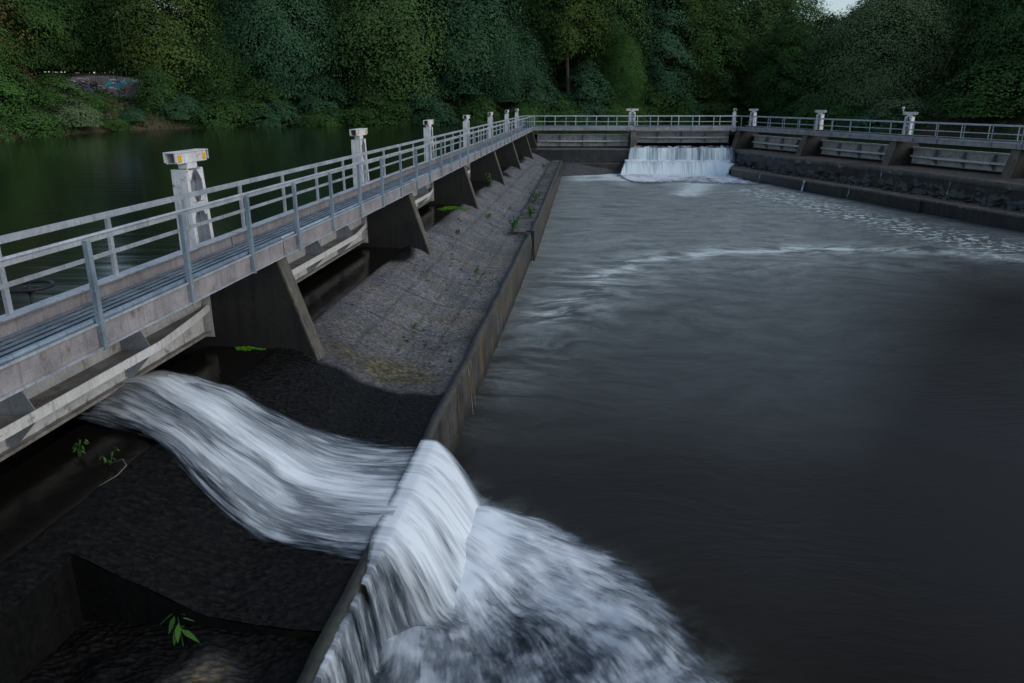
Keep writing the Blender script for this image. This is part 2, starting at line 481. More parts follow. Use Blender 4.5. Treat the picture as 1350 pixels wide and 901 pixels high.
# block joints and worn patches
for (jx) in (0.75, 1.42, 2.05): AZ_ -= 0.012 * np.exp(-((AX - jx) / 0.03) ** 2)
for jy in np.arange(1.0, 66, 2.37): AZ_ -= 0.012 * np.exp(-((AY - jy - 0.12 * AX) / 0.03) ** 2) * (AX > -0.1)
JO = 0 * AX
for jx in (0.75, 1.42, 2.05): JO += 0.5 * np.exp(-((AX - jx - 0.02 * np.sin(AY * 3)) / 0.035) ** 2)
for jy in np.arange(1.0, 66, 2.37): JO += 0.9 * np.exp(-((AY - jy - 0.12 * AX) / 0.04) ** 2) * (AX > -0.1)
AZ_ -= 0.035 * np.clip(vnoise(AX, AY, 2.1, 33) - 0.75, 0, 1) * (AY > 12.3)
keep = ~((AX[:-1, :-1] > 0.22) & (AX[:-1, :-1] < 3) & (AY[:-1, :-1] < 5.9))      # the notch cut into the apron
na = len(ax)
ii = (np.arange(len(ay) - 1)[:, None] * na + np.arange(na - 1)[None])[keep]
AF = np.stack([ii, ii + 1, ii + na + 1, ii + na], 1)
wet = np.clip((12.35 + 0.05 * np.sin(AX * 9) - AY) / 0.3, 0, 1) + np.exp(-((AX - 2.9 + 0.15 * vnoise(AX, AY, 1.8, 36)) / 0.30) ** 2) * 0.7
wet = np.maximum(wet, 0.55 * np.clip((16.5 + 1.2 * vnoise(AX, AY, 1.1, 37) - AY) / 4.0, 0, 1))
wet = np.maximum(wet, np.clip((0.0 + 0.25 * vnoise(AX, AY, 1.6, 35) - AX) / 0.25, 0, 1))
algae = 3.4 * np.exp(-(((AX - 1.75) / 0.46) ** 2 + ((AY - 12.95) / 0.42) ** 2)) + 0.75 * np.exp(-(((AX - 0.85) / 0.55) ** 2 + ((AY - 12.9) / 0.35) ** 2))
for s in (21.8, 31.4, 40.9, 50.0):
    algae += 0.5 * np.exp(-(((AX - 0.9) / 0.8) ** 2 + ((AY - s - 0.6) / 0.5) ** 2))
for _s in (14.2, 16.6, 19.4, 25.2, 28.3, 34, 37.5): algae += 0.5 * np.exp(-((AX - 1.0) / 1.2) ** 2 - ((AY - _s - 0.12 * AX) / 0.22) ** 2)
algae += 0.5 * np.exp(-(((AX - 2.2) / 0.5) ** 2 + ((AY - 17.0) / 1.0) ** 2)) + 0.55 * np.exp(-(((AX - 2.3) / 0.4) ** 2 + ((AY - 23.5) / 1.6) ** 2))
apron = mesh_np('stone_apron', np.stack([AX.ravel(), AY.ravel(), AZ_.ravel()], 1), AF, [], smooth=True,
                attrs={'wet': np.clip(wet, 0, 1).ravel(), 'algae': np.clip(algae, 0, 1.4).ravel(), 'joint': np.clip(JO, 0, 1).ravel()})
k = Mat('apron_stone')
po = k.coord('obj')
n1 = k.noise(po, 0.9, 9, 0.68); n2 = k.noise(k.coord('obj', (1.0, 1.8, 1)), 7, 9, 0.66); n3 = k.noise(k.coord('obj', (0.8, 4.5, 1)), 1.5, 8, 0.7)
vr = k.voro(k.coord('obj', (1, 1.5, 1)), 11, 'F1')
wet_a = k.attr('wet'); alg = k.attr('algae')
dry = k.mix(k.ramp(n1, [(0.38, 0), (0.62, 1)]), (0.115, 0.118, 0.130), (0.28, 0.272, 0.276))
dry = k.mix(k.ramp(n3, [(0.50, 0), (0.62, 0.75)]), dry, (0.20, 0.145, 0.085))
n4 = k.noise(k.coord('obj', (0.9, 3.5, 1)), 2.6, 8, 0.72)
dry = k.mix(k.ramp(n4, [(0.55, 0), (0.63, 0.85)]), dry, (0.030, 0.030, 0.032))
dry = k.mix(k.ramp(n2, [(0.58, 0), (0.66, 0.8)]), dry, (0.026, 0.025, 0.025))
vs = k.voro(k.coord('obj', (1, 2.0, 1)), 4.5, 'F1')
dry = k.mix(k.ramp(vs, [(0.08, 0.95), (0.14, 0)]), dry, (0.012, 0.012, 0.010))
dry = k.mix(k.ramp(vr, [(0.38, 0.0), (0.65, 0.5)]), dry, (0.030, 0.029, 0.030))
finep = k.noise(k.coord('obj', (1, 1.4, 1)), 26, 4, 0.6)
dry = k.mix(k.ramp(finep, [(0.54, 0), (0.68, 0.4)]), dry, (0.34, 0.335, 0.34))
jt = k.attr('joint')
dry = k.mix(k.math('MULTIPLY', jt, k.ramp(n2, [(0.35, 0.3), (0.5, 1)]), clamp=True), dry, (0.020, 0.019, 0.018))
alm = k.math('MULTIPLY', alg, k.ramp(n2, [(0.40, 0.1), (0.60, 1.0)]), clamp=True)
algc = k.mix(k.ramp(k.noise(k.coord('obj', (1, 1, 1)), 7, 6, 0.6), [(0.48, 0), (0.60, 1)]), (0.075, 0.072, 0.018), (0.33, 0.25, 0.10))
dry = k.mix(alm, dry, algc)
wetc = k.mix(k.ramp(n2, [(0.40, 0), (0.70, 1)]), (0.0028, 0.0026, 0.0025), (0.015, 0.0138, 0.0125))
wetm = k.math('MULTIPLY', wet_a, 1.0, clamp=True)
c = k.mix(wetm, dry, wetc)
nn = k.bump(vr, 0.9, 0.04, k.bump(n2, 1.0, 0.05))
k.set(color=c, rough=k.mix(wetm, k.math('ADD', k.math('MULTIPLY', n2, 0.45), 0.18), 0.42), normal=nn,
      spec=k.mix(wetm, 0.5, 0.12))
apron.materials.append(k.m); M['apron'] = k.m
A = thing('spillway_apron', 'long dark stone apron sloping from the left gates down to the basin wall', 'spillway', LEFT.pt(0, 0), LEFT.rz)
obj('stone_apron', apron, A)
# notch floor and its two walls
fx_ = np.arange(0.18, 2.90, 0.05); fy_ = np.arange(-8, 5.95, 0.05)
FX, FY = np.meshgrid(fx_, fy_)
FZ = 0.93 + 0.035 * vnoise(FX, FY, 3.0, 41) + 0.02 * vnoise(FX, FY, 9.0, 42)
# rounded stones in the floor
for (sx, sy, r_, h) in [(1.85, 5.25, 0.33, 0.10), (1.0, 4.7, 0.36, 0.10), (1.35, 5.1, 0.22, 0.08), (0.9, 5.3, 0.22, 0.06), (2.3, 4.9, 0.25, 0.05), (1.5, 4.55, 0.3, 0.08)]:
    FZ += h * np.exp(-(((FX - sx) ** 2 + (FY - sy) ** 2) / r_ ** 2) ** 2)
nf = len(fx_)
ii = (np.arange(len(fy_) - 1)[:, None] * nf + np.arange(nf - 1)[None]).ravel()
algf = np.exp(-(((FX - 1.85) ** 2 + (FY - 5.25) ** 2) / 0.05)) + np.exp(-(((FX - 1.0) ** 2 + (FY - 4.62) ** 2) / 0.05))
obj('notch_floor', mesh_np('notch_floor', np.stack([FX.ravel(), FY.ravel(), FZ.ravel()], 1), np.stack([ii, ii + 1, ii + nf + 1, ii + nf], 1), [M['apron']], smooth=True,
    attrs={'wet': np.clip(1 - 0.8 * algf, 0, 1).ravel(), 'algae': (0.9 * algf).ravel()}), A)
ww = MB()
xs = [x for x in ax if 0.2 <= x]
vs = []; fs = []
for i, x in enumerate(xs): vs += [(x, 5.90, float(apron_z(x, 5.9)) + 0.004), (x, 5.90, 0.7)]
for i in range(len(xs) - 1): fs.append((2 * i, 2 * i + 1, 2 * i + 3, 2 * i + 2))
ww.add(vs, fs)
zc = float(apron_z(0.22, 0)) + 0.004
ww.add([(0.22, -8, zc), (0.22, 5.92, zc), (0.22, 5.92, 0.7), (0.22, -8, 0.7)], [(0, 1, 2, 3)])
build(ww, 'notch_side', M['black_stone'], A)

# low wall that ends the apron, standing in the basin
WB = thing('weir_wall', 'stained concrete wall along the foot of the left apron, thin curtain of water on it', 'retaining wall', LEFT.pt(0, 0), LEFT.rz)
def wall_grid(x0, x1, y0, y1, ztop, zbot, step, thick, lean=0.0, seed=0):
    ys = np.arange(y0, y1 + 1e-6, step); zs = np.concatenate([[ztop], np.arange(ztop - 0.06, zbot, -0.12)])
    YY, ZZ = np.meshgrid(ys, zs); t = (YY - y0) / (y1 - y0)
    XX = x0 + (x1 - x0) * t + lean * (ztop - ZZ) + 0.012 * vnoise(YY, ZZ * 2, 2.2, seed) + 0.005 * vnoise(YY, ZZ, 14, seed + 1)
    ZZ = ZZ + np.where(ZZ > ztop - 0.03, 0.012 * vnoise(YY, YY, 3.0, seed + 2), 0)
    n = len(ys)
    V = np.stack([XX.ravel(), YY.ravel(), ZZ.ravel()], 1)
    i = (np.arange(len(zs) - 1)[:, None] * n + np.arange(n - 1)[None]).ravel()
    F = np.stack([i, i + n, i + n + 1, i + 1], 1)
    top = V[:n].copy(); top[:, 0] -= thick; o = len(V)
    V = np.concatenate([V, top]); j = np.arange(n - 1)
    F2 = np.stack([o + j, j, j + 1, o + j + 1], 1)
    low = top.copy(); low[:, 2] -= 0.25; o2 = len(V); V = np.concatenate([V, low])
    F3 = np.stack([o2 + j, o + j, o + j + 1, o2 + j + 1], 1)
    wetv = np.clip((11.2 + 0.5 * np.sin(V[:, 1] * 7) - V[:, 1]) / 1.2, 0, 1) + np.clip((0.35 - V[:, 2]) / 0.3, 0, 1) * 0.7
    wall_grid.wet = np.clip(wetv, 0, 1)
    return V, np.concatenate([F, F2, F3]), [0] * len(F) + [1] * (len(F2) + len(F3))
V, F, mi = wall_grid(2.90, 2.92, -8, 28.6, 1.035, -0.6, 0.1, 0.15, 0.02, 50)
obj('wall_face', mesh_np('wall_face', V, F, [M['wall_concrete'], M['wall_crest']], mi, attrs={'wet': wall_grid.wet}), WB)
# farther section, set a little forward, with a flat mossy top slab
V, F, mi = wall_grid(3.05, 2.62, 28.6, 64.2, 1.17, -0.6, 0.2, 0.14, 0.02, 60)
wf = obj('wall_face', mesh_np('wall_face', V, F, [M['wall_concrete'], M['wall_crest']], mi, attrs={'wet': wall_grid.wet}), WB)
e = MB(); e.add([(2.75, 28.6, 1.17), (3.05, 28.6, 1.17), (3.09, 28.6, -0.6), (2.75, 28.6, -0.6)], [(0, 3, 2, 1)])
build(e, 'wall_end', M['wet_stone'], WB)
sx_ = np.linspace(2.02, 2.93, 9); sy_ = np.arange(28.6, 64.3, 0.18)
SX, SY = np.meshgrid(sx_, sy_)
SX2 = SX - 0.40 * (SY - 28.6) / 35.6
SZ = 1.125 + 0.02 * vnoise(SX2, SY, 2.6, 71) + 0.014 * vnoise(SX2, SY, 7, 72) - 0.09 * (np.sin(SY * 1.35) > 0.965)
SZ[:, 0] = 0.95
SZ[0, :] = np.minimum(SZ[0, :], 1.12)
ns = len(sx_)
ii = (np.arange(len(sy_) - 1)[:, None] * ns + np.arange(ns - 1)[None]).ravel()
k = Mat('mossy_slab')
po = k.coord('obj')
n1 = k.noise(po, 1.6, 9, 0.7); n2 = k.noise(po, 9, 8, 0.7)
c = k.mix(k.ramp(n1, [(0.42, 0), (0.56, 1)]), (0.03, 0.033, 0.028), (0.13, 0.125, 0.12))
c = k.mix(k.ramp(n2, [(0.52, 0), (0.66, 0.8)]), c, (0.022, 0.026, 0.012))
k.set(color=c, rough=0.75, normal=k.bump(n2, 0.9, 0.05))
M['mossy'] = k.m
obj('top_slab', mesh_np('top_slab', np.stack([SX2.ravel(), SY.ravel(), SZ.ravel()], 1), np.stack([ii, ii + 1, ii + ns + 1, ii + ns], 1), [k.m], smooth=False), WB)
e = MB(); e.add([(2.02, 28.598, 1.12), (2.91, 28.598, 1.12), (2.91, 28.598, 0.9), (2.02, 28.598, 0.9)], [(0, 3, 2, 1)])
build(e, 'slab_edge', M['mossy'], WB)

# ------------------------------------------------------------------ standing water on the sills
k = Mat('sill_water')
n1 = k.noise(k.coord('pos'), 1.5, 5, 0.6)
k.set(color=(0.008, 0.007, 0.006), rough=0.16, normal=k.bump(n1, 0.25, 0.05), ior=1.33, spec=0.25)
M['sill_water'] = k.m
e = MB()
e.add([(-1.54, -8, 1.79), (-0.12, -8, 1.79), (-0.12, 45, 1.79), (-0.2, 64.5, 1.72), (-1.54, 64.5, 1.72), (-1.54, 45, 1.79)], [(0, 1, 2, 3, 4, 5)])
tag(build(e, 'sill_water', k.m, loc=LEFT.pt(0, 0), rz=LEFT.rz), kind='structure')

# ------------------------------------------------------------------ cross and right sills
def slab_poly(poly, z0, z1, mats, name, parent, side_mi=1, zfun=None):
    n = len(poly)
    vs = [(x, y, z1 if zfun is None else zfun(x, y)) for x, y in poly] + [(x, y, z0) for x, y in poly]
    me = MB(); me.add(vs, [tuple(range(n))], 0)
    me.add(vs, [(i, i + n, (i + 1) % n + n, (i + 1) % n) for i in range(n)], side_mi)
    return build(me, name, mats, parent)
def rough_face(path, ztop, zbot, name, parent, mats, cap=0.22, amp=0.07, seed=5, step=0.1, rocky=True):
    """vertical wall along a path (basin on its left-hand side as seen going along), with a smooth cap strip above rough stone"""
    P = []; 
    for (a, b) in zip(path[:-1], path[1:]):
        L = math.dist(a, b); m = max(1, int(L / step))
        for q in range(m): P.append((a[0] + (b[0] - a[0]) * q / m, a[1] + (b[1] - a[1]) * q / m, (b[0] - a[0]) / L, (b[1] - a[1]) / L))
    a, b = path[-2], path[-1]; L = math.dist(a, b); P.append((b[0], b[1], (b[0] - a[0]) / L, (b[1] - a[1]) / L))
    P = np.array(P); s = np.arange(len(P)) * step
    zs = np.concatenate([[ztop, ztop - 0.02, ztop - cap, ztop - cap - 0.02], np.arange(ztop - cap - 0.10, zbot, -0.09), [zbot]])
    S, Z = np.meshgrid(s, zs)
    off = 0.0 * S
    r = (Z < ztop - cap - 0.01)
    bump = amp * (vnoise(S, Z * 1.6, 4.2, seed) + 0.6 * vnoise(S, Z * 1.5, 10, seed + 1)) if rocky else amp * vnoise(S, Z, 2.0, seed)
    off = np.where(r, bump - 0.06 + 0.25 * np.clip((ztop - cap - 0.15 - Z), 0, 1) * (1 if rocky else 0.15), 0.03)
    nxx = -P[:, 1 + 2]; nyy = P[:, 2]
    X = P[:, 0][None] - nyy[None] * 0 + off * (P[:, 3][None]); Y = P[:, 1][None] + off * (-P[:, 2][None])
    n = len(P)
    i = (np.arange(len(zs) - 1)[:, None] * n + np.arange(n - 1)[None]).ravel()
    F = np.stack([i, i + n, i + n + 1, i + 1], 1)
    mi = np.repeat(np.where(np.arange(len(zs) - 1) < 2, 1, 0), n - 1)
    return obj(name, mesh_np(name, np.stack([X.ravel(), Y.ravel(), Z.ravel()], 1), F, mats, mi), parent)
k = Mat('littered_ledge')
p = k.coord('pos')
n1 = k.noise(p, 0.8, 8, 0.7); n2 = k.noise(p, 6, 9, 0.75); v1 = k.voro(p, 9, 'F1')
c = k.mix(k.ramp(n1, [(0.38, 0), (0.62, 1)]), (0.05, 0.042, 0.036), (0.12, 0.105, 0.095))
c = k.mix(k.ramp(n2, [(0.48, 0), (0.66, 0.85)]), c, (0.27, 0.17, 0.09))
c = k.mix(k.ramp(k.noise(p, 2.3, 7, 0.7), [(0.53, 0), (0.66, 0.7)]), c, (0.055, 0.06, 0.012))
c = k.mix(k.ramp(v1, [(0.14, 0.85), (0.25, 0)]), c, (0.018, 0.015, 0.013))
k.set(color=c, rough=0.65, normal=k.bump(n2, 0.9, 0.06, k.bump(v1, 0.6, 0.04)))
M['litter'] = k.m
CS = thing('far_sill', 'dark concrete sill and drop wall under the far crossing gates', 'sill')
xg = CROSS.pt(-2.6, 0)[1]
slab_poly([(1.2, 65.75), (19.0, 65.75), (19.0, xg), (1.2, xg)], 0.0, 1.92, [M['ledge_cap'], M['wet_stone']], 'sill_slab', CS)
rough_face([(2.0, 65.72), (18.95, 65.72)], 1.93, -0.3, 'drop_wall', CS, [M['wet_stone'], M['ledge_cap']], cap=0.14, amp=0.02, seed=81, rocky=False)
slab_poly([(9.3, 64.0), (18.5, 64.0), (18.9, 65.7), (9.3, 65.7)], -0.4, 0.88, [M['wet_stone'], M['wet_stone']], 'fall_ledge', CS)
slab_poly([(2.0, 64.9), (9.3, 64.6), (9.3, 65.7), (2.0, 65.7)], -0.4, 0.78, [M['litter'], M['wet_stone']], 'fall_ledge', CS)
# right upper platform and lower ledge
U = [(18.92, 65.8), (19.45, 61.5), (20.3, 56.5), (21.6, 52.2), (22.8, 48.4), (24.2, 42.7), (25.3, 37.8), (27.4, 29.0), (30.0, 19.0), (35, 5)]
Lw = [(18.35, 64.1), (17.55, 61.2), (18.9, 55.6), (20.35, 49.7), (20.75, 48.2), (20.9, 48.15), (21.75, 45.0), (22.45, 41.6), (22.6, 41.6), (23.3, 38.3), (24.3, 34.8), (26.2, 27.6), (28.7, 18.0), (33, 5)]
def back(row, s0, s1): return [row.pt(-2.6, s1)[:2], row.pt(-2.6, s0)[:2]]
RP = thing('upper_right_ledge', 'upper stone ledge littered with leaves below the right-hand gates', 'stone ledge')
slab_poly(U + back(RIGHT, -0.4, 64.0), 0.2, 1.9, [M['litter'], M['wet_stone']], 'ledge_top', RP)
rough_face(U, 1.93, 0.3, 'stone_face', RP, [M['wet_stone'], M['ledge_cap']], cap=0.30, amp=0.10, seed=91)
LP = thing('lower_right_ledge', 'lower stone ledge standing in the basin on the right', 'stone ledge')
slab_poly(Lw + [(36, 5), (30.8, 19), (28.2, 29.0), (26.1, 37.8), (25.0, 42.7), (23.6, 48.4), (22.4, 52.2), (21.1, 56.5), (20.2, 61.5), (19.7, 65.7)], -0.4, 0.72, [M['litter'], M['wet_stone']], 'ledge_top', LP)
rough_face(Lw, 0.745, -0.3, 'stone_face', LP, [M['wet_stone'], M['ledge_cap']], cap=0.13, amp=0.025, seed=95, rocky=False)
# loose broken stone at the foot of the upper ledge, and silt by the far corner
def rock_mesh(n_pts, name, mats, seed=0):
    r = np.random.default_rng(seed); V = []; F = []
    for (x, y, z, s) in n_pts:
        o = len(V); m, q = 7, 5
        ph = r.uniform(0, 6.28); sc = s * r.uniform(0.7, 1.3, 3) * np.array([1, 1, 0.6]); w = r.uniform(0.75, 1.2, (q + 1, m))
        for i in range(q + 1):
            th = math.pi * i / q
            for j in range(m):
                a = 2 * math.pi * j / m + ph; k_ = w[i, j] if 0 < i < q else 1
                V.append((x + sc[0] * k_ * math.sin(th) * math.cos(a), y + sc[1] * k_ * math.sin(th) * math.sin(a), z + sc[2] * k_ * math.cos(th)))
        for i in range(q):
            for j in range(m): F.append((o + i * m + j, o + (i + 1) * m + j, o + (i + 1) * m + (j + 1) % m, o + i * m + (j + 1) % m))
    return mesh_np(name, V, F, mats)
pts = []
for (a, b) in zip(U[:-1], U[1:]):
    L = math.dist(a, b)
    for q in range(int(L * 5)):
        t = random.random(); ox = random.random() ** 1.6 * 0.75
        dx, dy = (b[0] - a[0]) / L, (b[1] - a[1]) / L
        pts.append((a[0] + (b[0] - a[0]) * t + dy * ox, a[1] + (b[1] - a[1]) * t - dx * ox, 0.74 + 0.25 * (0.75 - ox) * random.random(), random.uniform(0.08, 0.22)))
tag(obj('rubble', rock_mesh(pts, 'rubble', [M['wet_stone']], 4)), 'wet black broken stone heaped along the foot of the upper right ledge', 'rubble', kind='stuff')
bx2 = np.linspace(2.0, 9.6, 60); by2 = np.linspace(60.2, 65.3, 40)
QX, QY = np.meshgrid(bx2, by2)
edge = 61.6 + 2.3 * np.clip((QX - 2.2) / 6.5, 0, 1) ** 1.2 + 0.2 * vnoise(QX, QY, 1.0, 99)
QZ = np.clip((QY - edge) * 0.35, -0.3, 0.75) + 0.03 * vnoise(QX, QY, 3, 98)
ii = (np.arange(39)[:, None] * 60 + np.arange(59)[None]).ravel()
concrete('silt', (0.10, 0.098, 0.10), (0.05, 0.048, 0.048), rough=0.7)
tag(obj('silt_bank', mesh_np('silt_bank', np.stack([QX.ravel(), QY.ravel(), QZ.ravel()], 1), np.stack([ii, ii + 1, ii + 61, ii + 60], 1), [M['silt']], smooth=True)), kind='structure')

# ------------------------------------------------------------------ piers
PT = 3.395
def make_pier(w=0.36):
    root = thing('concrete_pier', '', 'pier')
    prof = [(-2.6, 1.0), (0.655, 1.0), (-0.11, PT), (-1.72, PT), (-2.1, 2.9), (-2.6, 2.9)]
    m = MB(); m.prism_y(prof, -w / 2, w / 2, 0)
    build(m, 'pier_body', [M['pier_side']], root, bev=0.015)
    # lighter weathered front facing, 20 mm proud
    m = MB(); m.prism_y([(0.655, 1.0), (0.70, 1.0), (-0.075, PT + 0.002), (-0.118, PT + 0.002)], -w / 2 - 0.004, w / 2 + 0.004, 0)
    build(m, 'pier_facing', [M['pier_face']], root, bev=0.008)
    return root
lp = [(LEFT, s, w) for s, w in ((12.28, 'nearest'), (21.75, 'second'), (31.35, 'third'), (40.9, 'fourth'), (50.15, 'fifth'), (59.9, 'sixth'), (66.3, 'last'))]
pl = ['nearest concrete pier under the left walkway, beside the rushing water', 'second concrete pier from the camera under the left walkway', 'third concrete pier under the left walkway, bright green moss beside it',
      'fourth concrete pier under the left walkway', 'fifth concrete pier under the left walkway', 'sixth concrete pier under the left walkway, one before the far corner', 'concrete pier at the far left corner where the walkways meet',
      'green mossy concrete pier in the middle of the far crossing, left of the waterfall', 'concrete pier at the right end of the waterfall where the walkways meet',
      'second concrete pier under the right walkway counted from the waterfall', 'third concrete pier under the right walkway counted from the waterfall', 'concrete pier under the right walkway at the right edge of the photo']
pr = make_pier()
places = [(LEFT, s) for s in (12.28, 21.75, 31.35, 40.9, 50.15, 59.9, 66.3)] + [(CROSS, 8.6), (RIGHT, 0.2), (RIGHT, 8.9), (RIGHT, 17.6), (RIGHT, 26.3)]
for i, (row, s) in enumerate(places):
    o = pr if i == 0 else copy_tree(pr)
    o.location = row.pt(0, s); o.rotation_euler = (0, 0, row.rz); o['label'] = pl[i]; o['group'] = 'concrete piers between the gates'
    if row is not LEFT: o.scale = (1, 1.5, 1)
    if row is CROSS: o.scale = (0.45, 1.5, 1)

# ------------------------------------------------------------------ walkways
def channel(y0, y1, x_web, z0, z1, sgn, fl=0.10, t=0.012):
    """C section: web at x_web, flanges pointing towards sgn"""
    m = MB()
    a, b = (x_web, x_web + sgn * t); m.box(min(a, b), max(a, b), y0, y1, z0, z1)
    a, b = (x_web + sgn * t, x_web + sgn * fl)
    for zz in (z0, z1 - 0.016): m.box(min(a, b), max(a, b), y0, y1, zz + 0.0, zz + 0.016)
    return m
def make_walkway(row, L, joints, label, y_start=0.0):
    root = thing('walkway', label, 'walkway', row.pt(0, 0), row.rz)
    js = [y_start] + joints + [L]
    for a, b in zip(js[:-1], js[1:]):
        build(channel(a + 0.02, b - 0.02, 0.0, 3.445, 3.70, -1), 'side_beam', M['weathered_channel'], root)
        lf = MB(); lf.box(-0.10, 0.045, a + 0.02, b - 0.02, 3.425, 3.441); lf.box(0.002, 0.03, a + 0.02, b - 0.02, 3.690, 3.712); build(lf, 'beam_flange', M['galvanised_rail'], root)
        cp = MB(); cp.tube([(-0.055, a + 0.02, 3.722), (-0.055, b - 0.02, 3.722)], 0.034, 8); build(cp, 'edge_tube', M['galvanised_grating'], root, smooth=True)
        build(channel(a + 0.02, b - 0.02, -0.93, 3.50, 3.80, 1, 0.13), 'side_beam', M['weathered_channel'], root)
        fl = MB(); fl.box(-0.95, -0.785, a + 0.02, b - 0.02, 3.802, 3.815); build(fl, 'beam_cap', M['galvanised_rail'], root)
    g = MB()
    n = 7
    for i in range(n):
        x = -0.82 + 0.69 * i / (n - 1)
        g.box(x - 0.030, x + 0.030, y_start, L, 3.612, 3.620)
    yy = y_start
    while yy < L:
        g.box(-0.86, -0.10, yy, yy + 0.012, 3.560, 3.600); yy += 0.60
    build(g, 'grating', M['galvanised_grating'], root)
    u = MB(); u.box(-0.9, -0.06, y_start, L, 3.50, 3.512)
    build(u, 'grating_shade', M['black_iron'], root)  # added black sheet, stands in for the shade below the grating bars
    # cross bearers
    yy = y_start + 1.0
    cb = MB(); cb.box(-0.9, -0.03, 0, 0.06, 3.43, 3.499)
    cm = cb.mesh('bearer', M['weathered_channel'])
    while yy < L: obj('bearer', cm, root, (0, yy, 0)); yy += 1.9
    return root
def make_railing(row, x, s0, s1, label, up, first=0.0, step=1.88):
    root = thing('railing', label, 'railing', row.pt(0, 0), row.rz, 'walkway railings')
    zb = 3.81 if up else 3.43
    m = MB(); m.box(-0.022, 0.022, -0.006, 0.006, zb, 4.60); m.box(-0.022, -0.016, -0.03, 0.03, zb, 4.60)
    if not up:
        m = MB(); m.box(0.047, 0.054, -0.033, 0.033, zb - 0.02, 4.60); m.box(0.0, 0.047, -0.033, -0.027, zb - 0.02, 4.60)
    else:
        m = MB(); m.box(0.0, 0.007, -0.033, 0.033, zb, 4.60); m.box(-0.035, 0.0, -0.033, -0.027, zb, 4.60)
    pm = m.mesh('post', M['galvanised_post'] if not up else M['galvanised_rail'])
    y = s0 + first
    while y < s1:
        obj('post', pm, root, (x, y, 0)); y += step
    t = MB()
    if up:
        t.box(x + 0.008, x + 0.014, s0, s1, 4.555, 4.62); t.box(x - 0.04, x + 0.014, s0, s1, 4.62, 4.627)
    else:
        t.box(x - 0.012, x - 0.003, s0, s1, 4.56, 4.615); t.tube([(x - 0.01, s0, 4.625), (x - 0.01, s1, 4.625)], 0.021, 8)
    build(t, 'top_rail', M['galvanised_rail'], root)
    if up:
        t = MB(); t.box(x + 0.008, x + 0.016, s0, s1, 4.095, 4.15); build(t, 'middle_rail', M['galvanised_rail'], root)
    return root
make_walkway(LEFT, LLEN + 0.05, [12.25, 21.75, 31.35, 40.9, 50.15, 59.9], 'long steel walkway with grating floor above the left piers', 2.0)
make_railing(LEFT, 0.004, 2.0, LLEN - 0.1, 'basin-side steel railing of the long left walkway', False, 1.45)
make_railing(LEFT, -0.90, 2.0, LLEN + 0.8, 'river-side steel railing with a middle bar on the long left walkway', True, 1.35)
make_walkway(CROSS, CLEN, [8.6], 'steel walkway crossing above the distant waterfall', 0.0)
make_railing(CROSS, 0.004, 0.1, CLEN, 'basin-side steel railing above the distant waterfall', False, 0.85, 1.8)
make_railing(CROSS, -0.90, -0.8, CLEN + 0.3, 'river-side steel railing with a middle bar above the distant waterfall', True, 0.9, 1.78)
make_walkway(RIGHT, RLEN, [8.9, 17.6, 26.3], 'steel walkway above the right-hand gates', 0.0)
make_railing(RIGHT, 0.004, 0.0, RLEN, 'basin-side steel railing of the right-hand walkway', False, 0.7, 1.85)
make_railing(RIGHT, -0.90, 0.2, RLEN, 'river-side steel railing with a middle bar on the right-hand walkway', True, 1.3, 1.85)

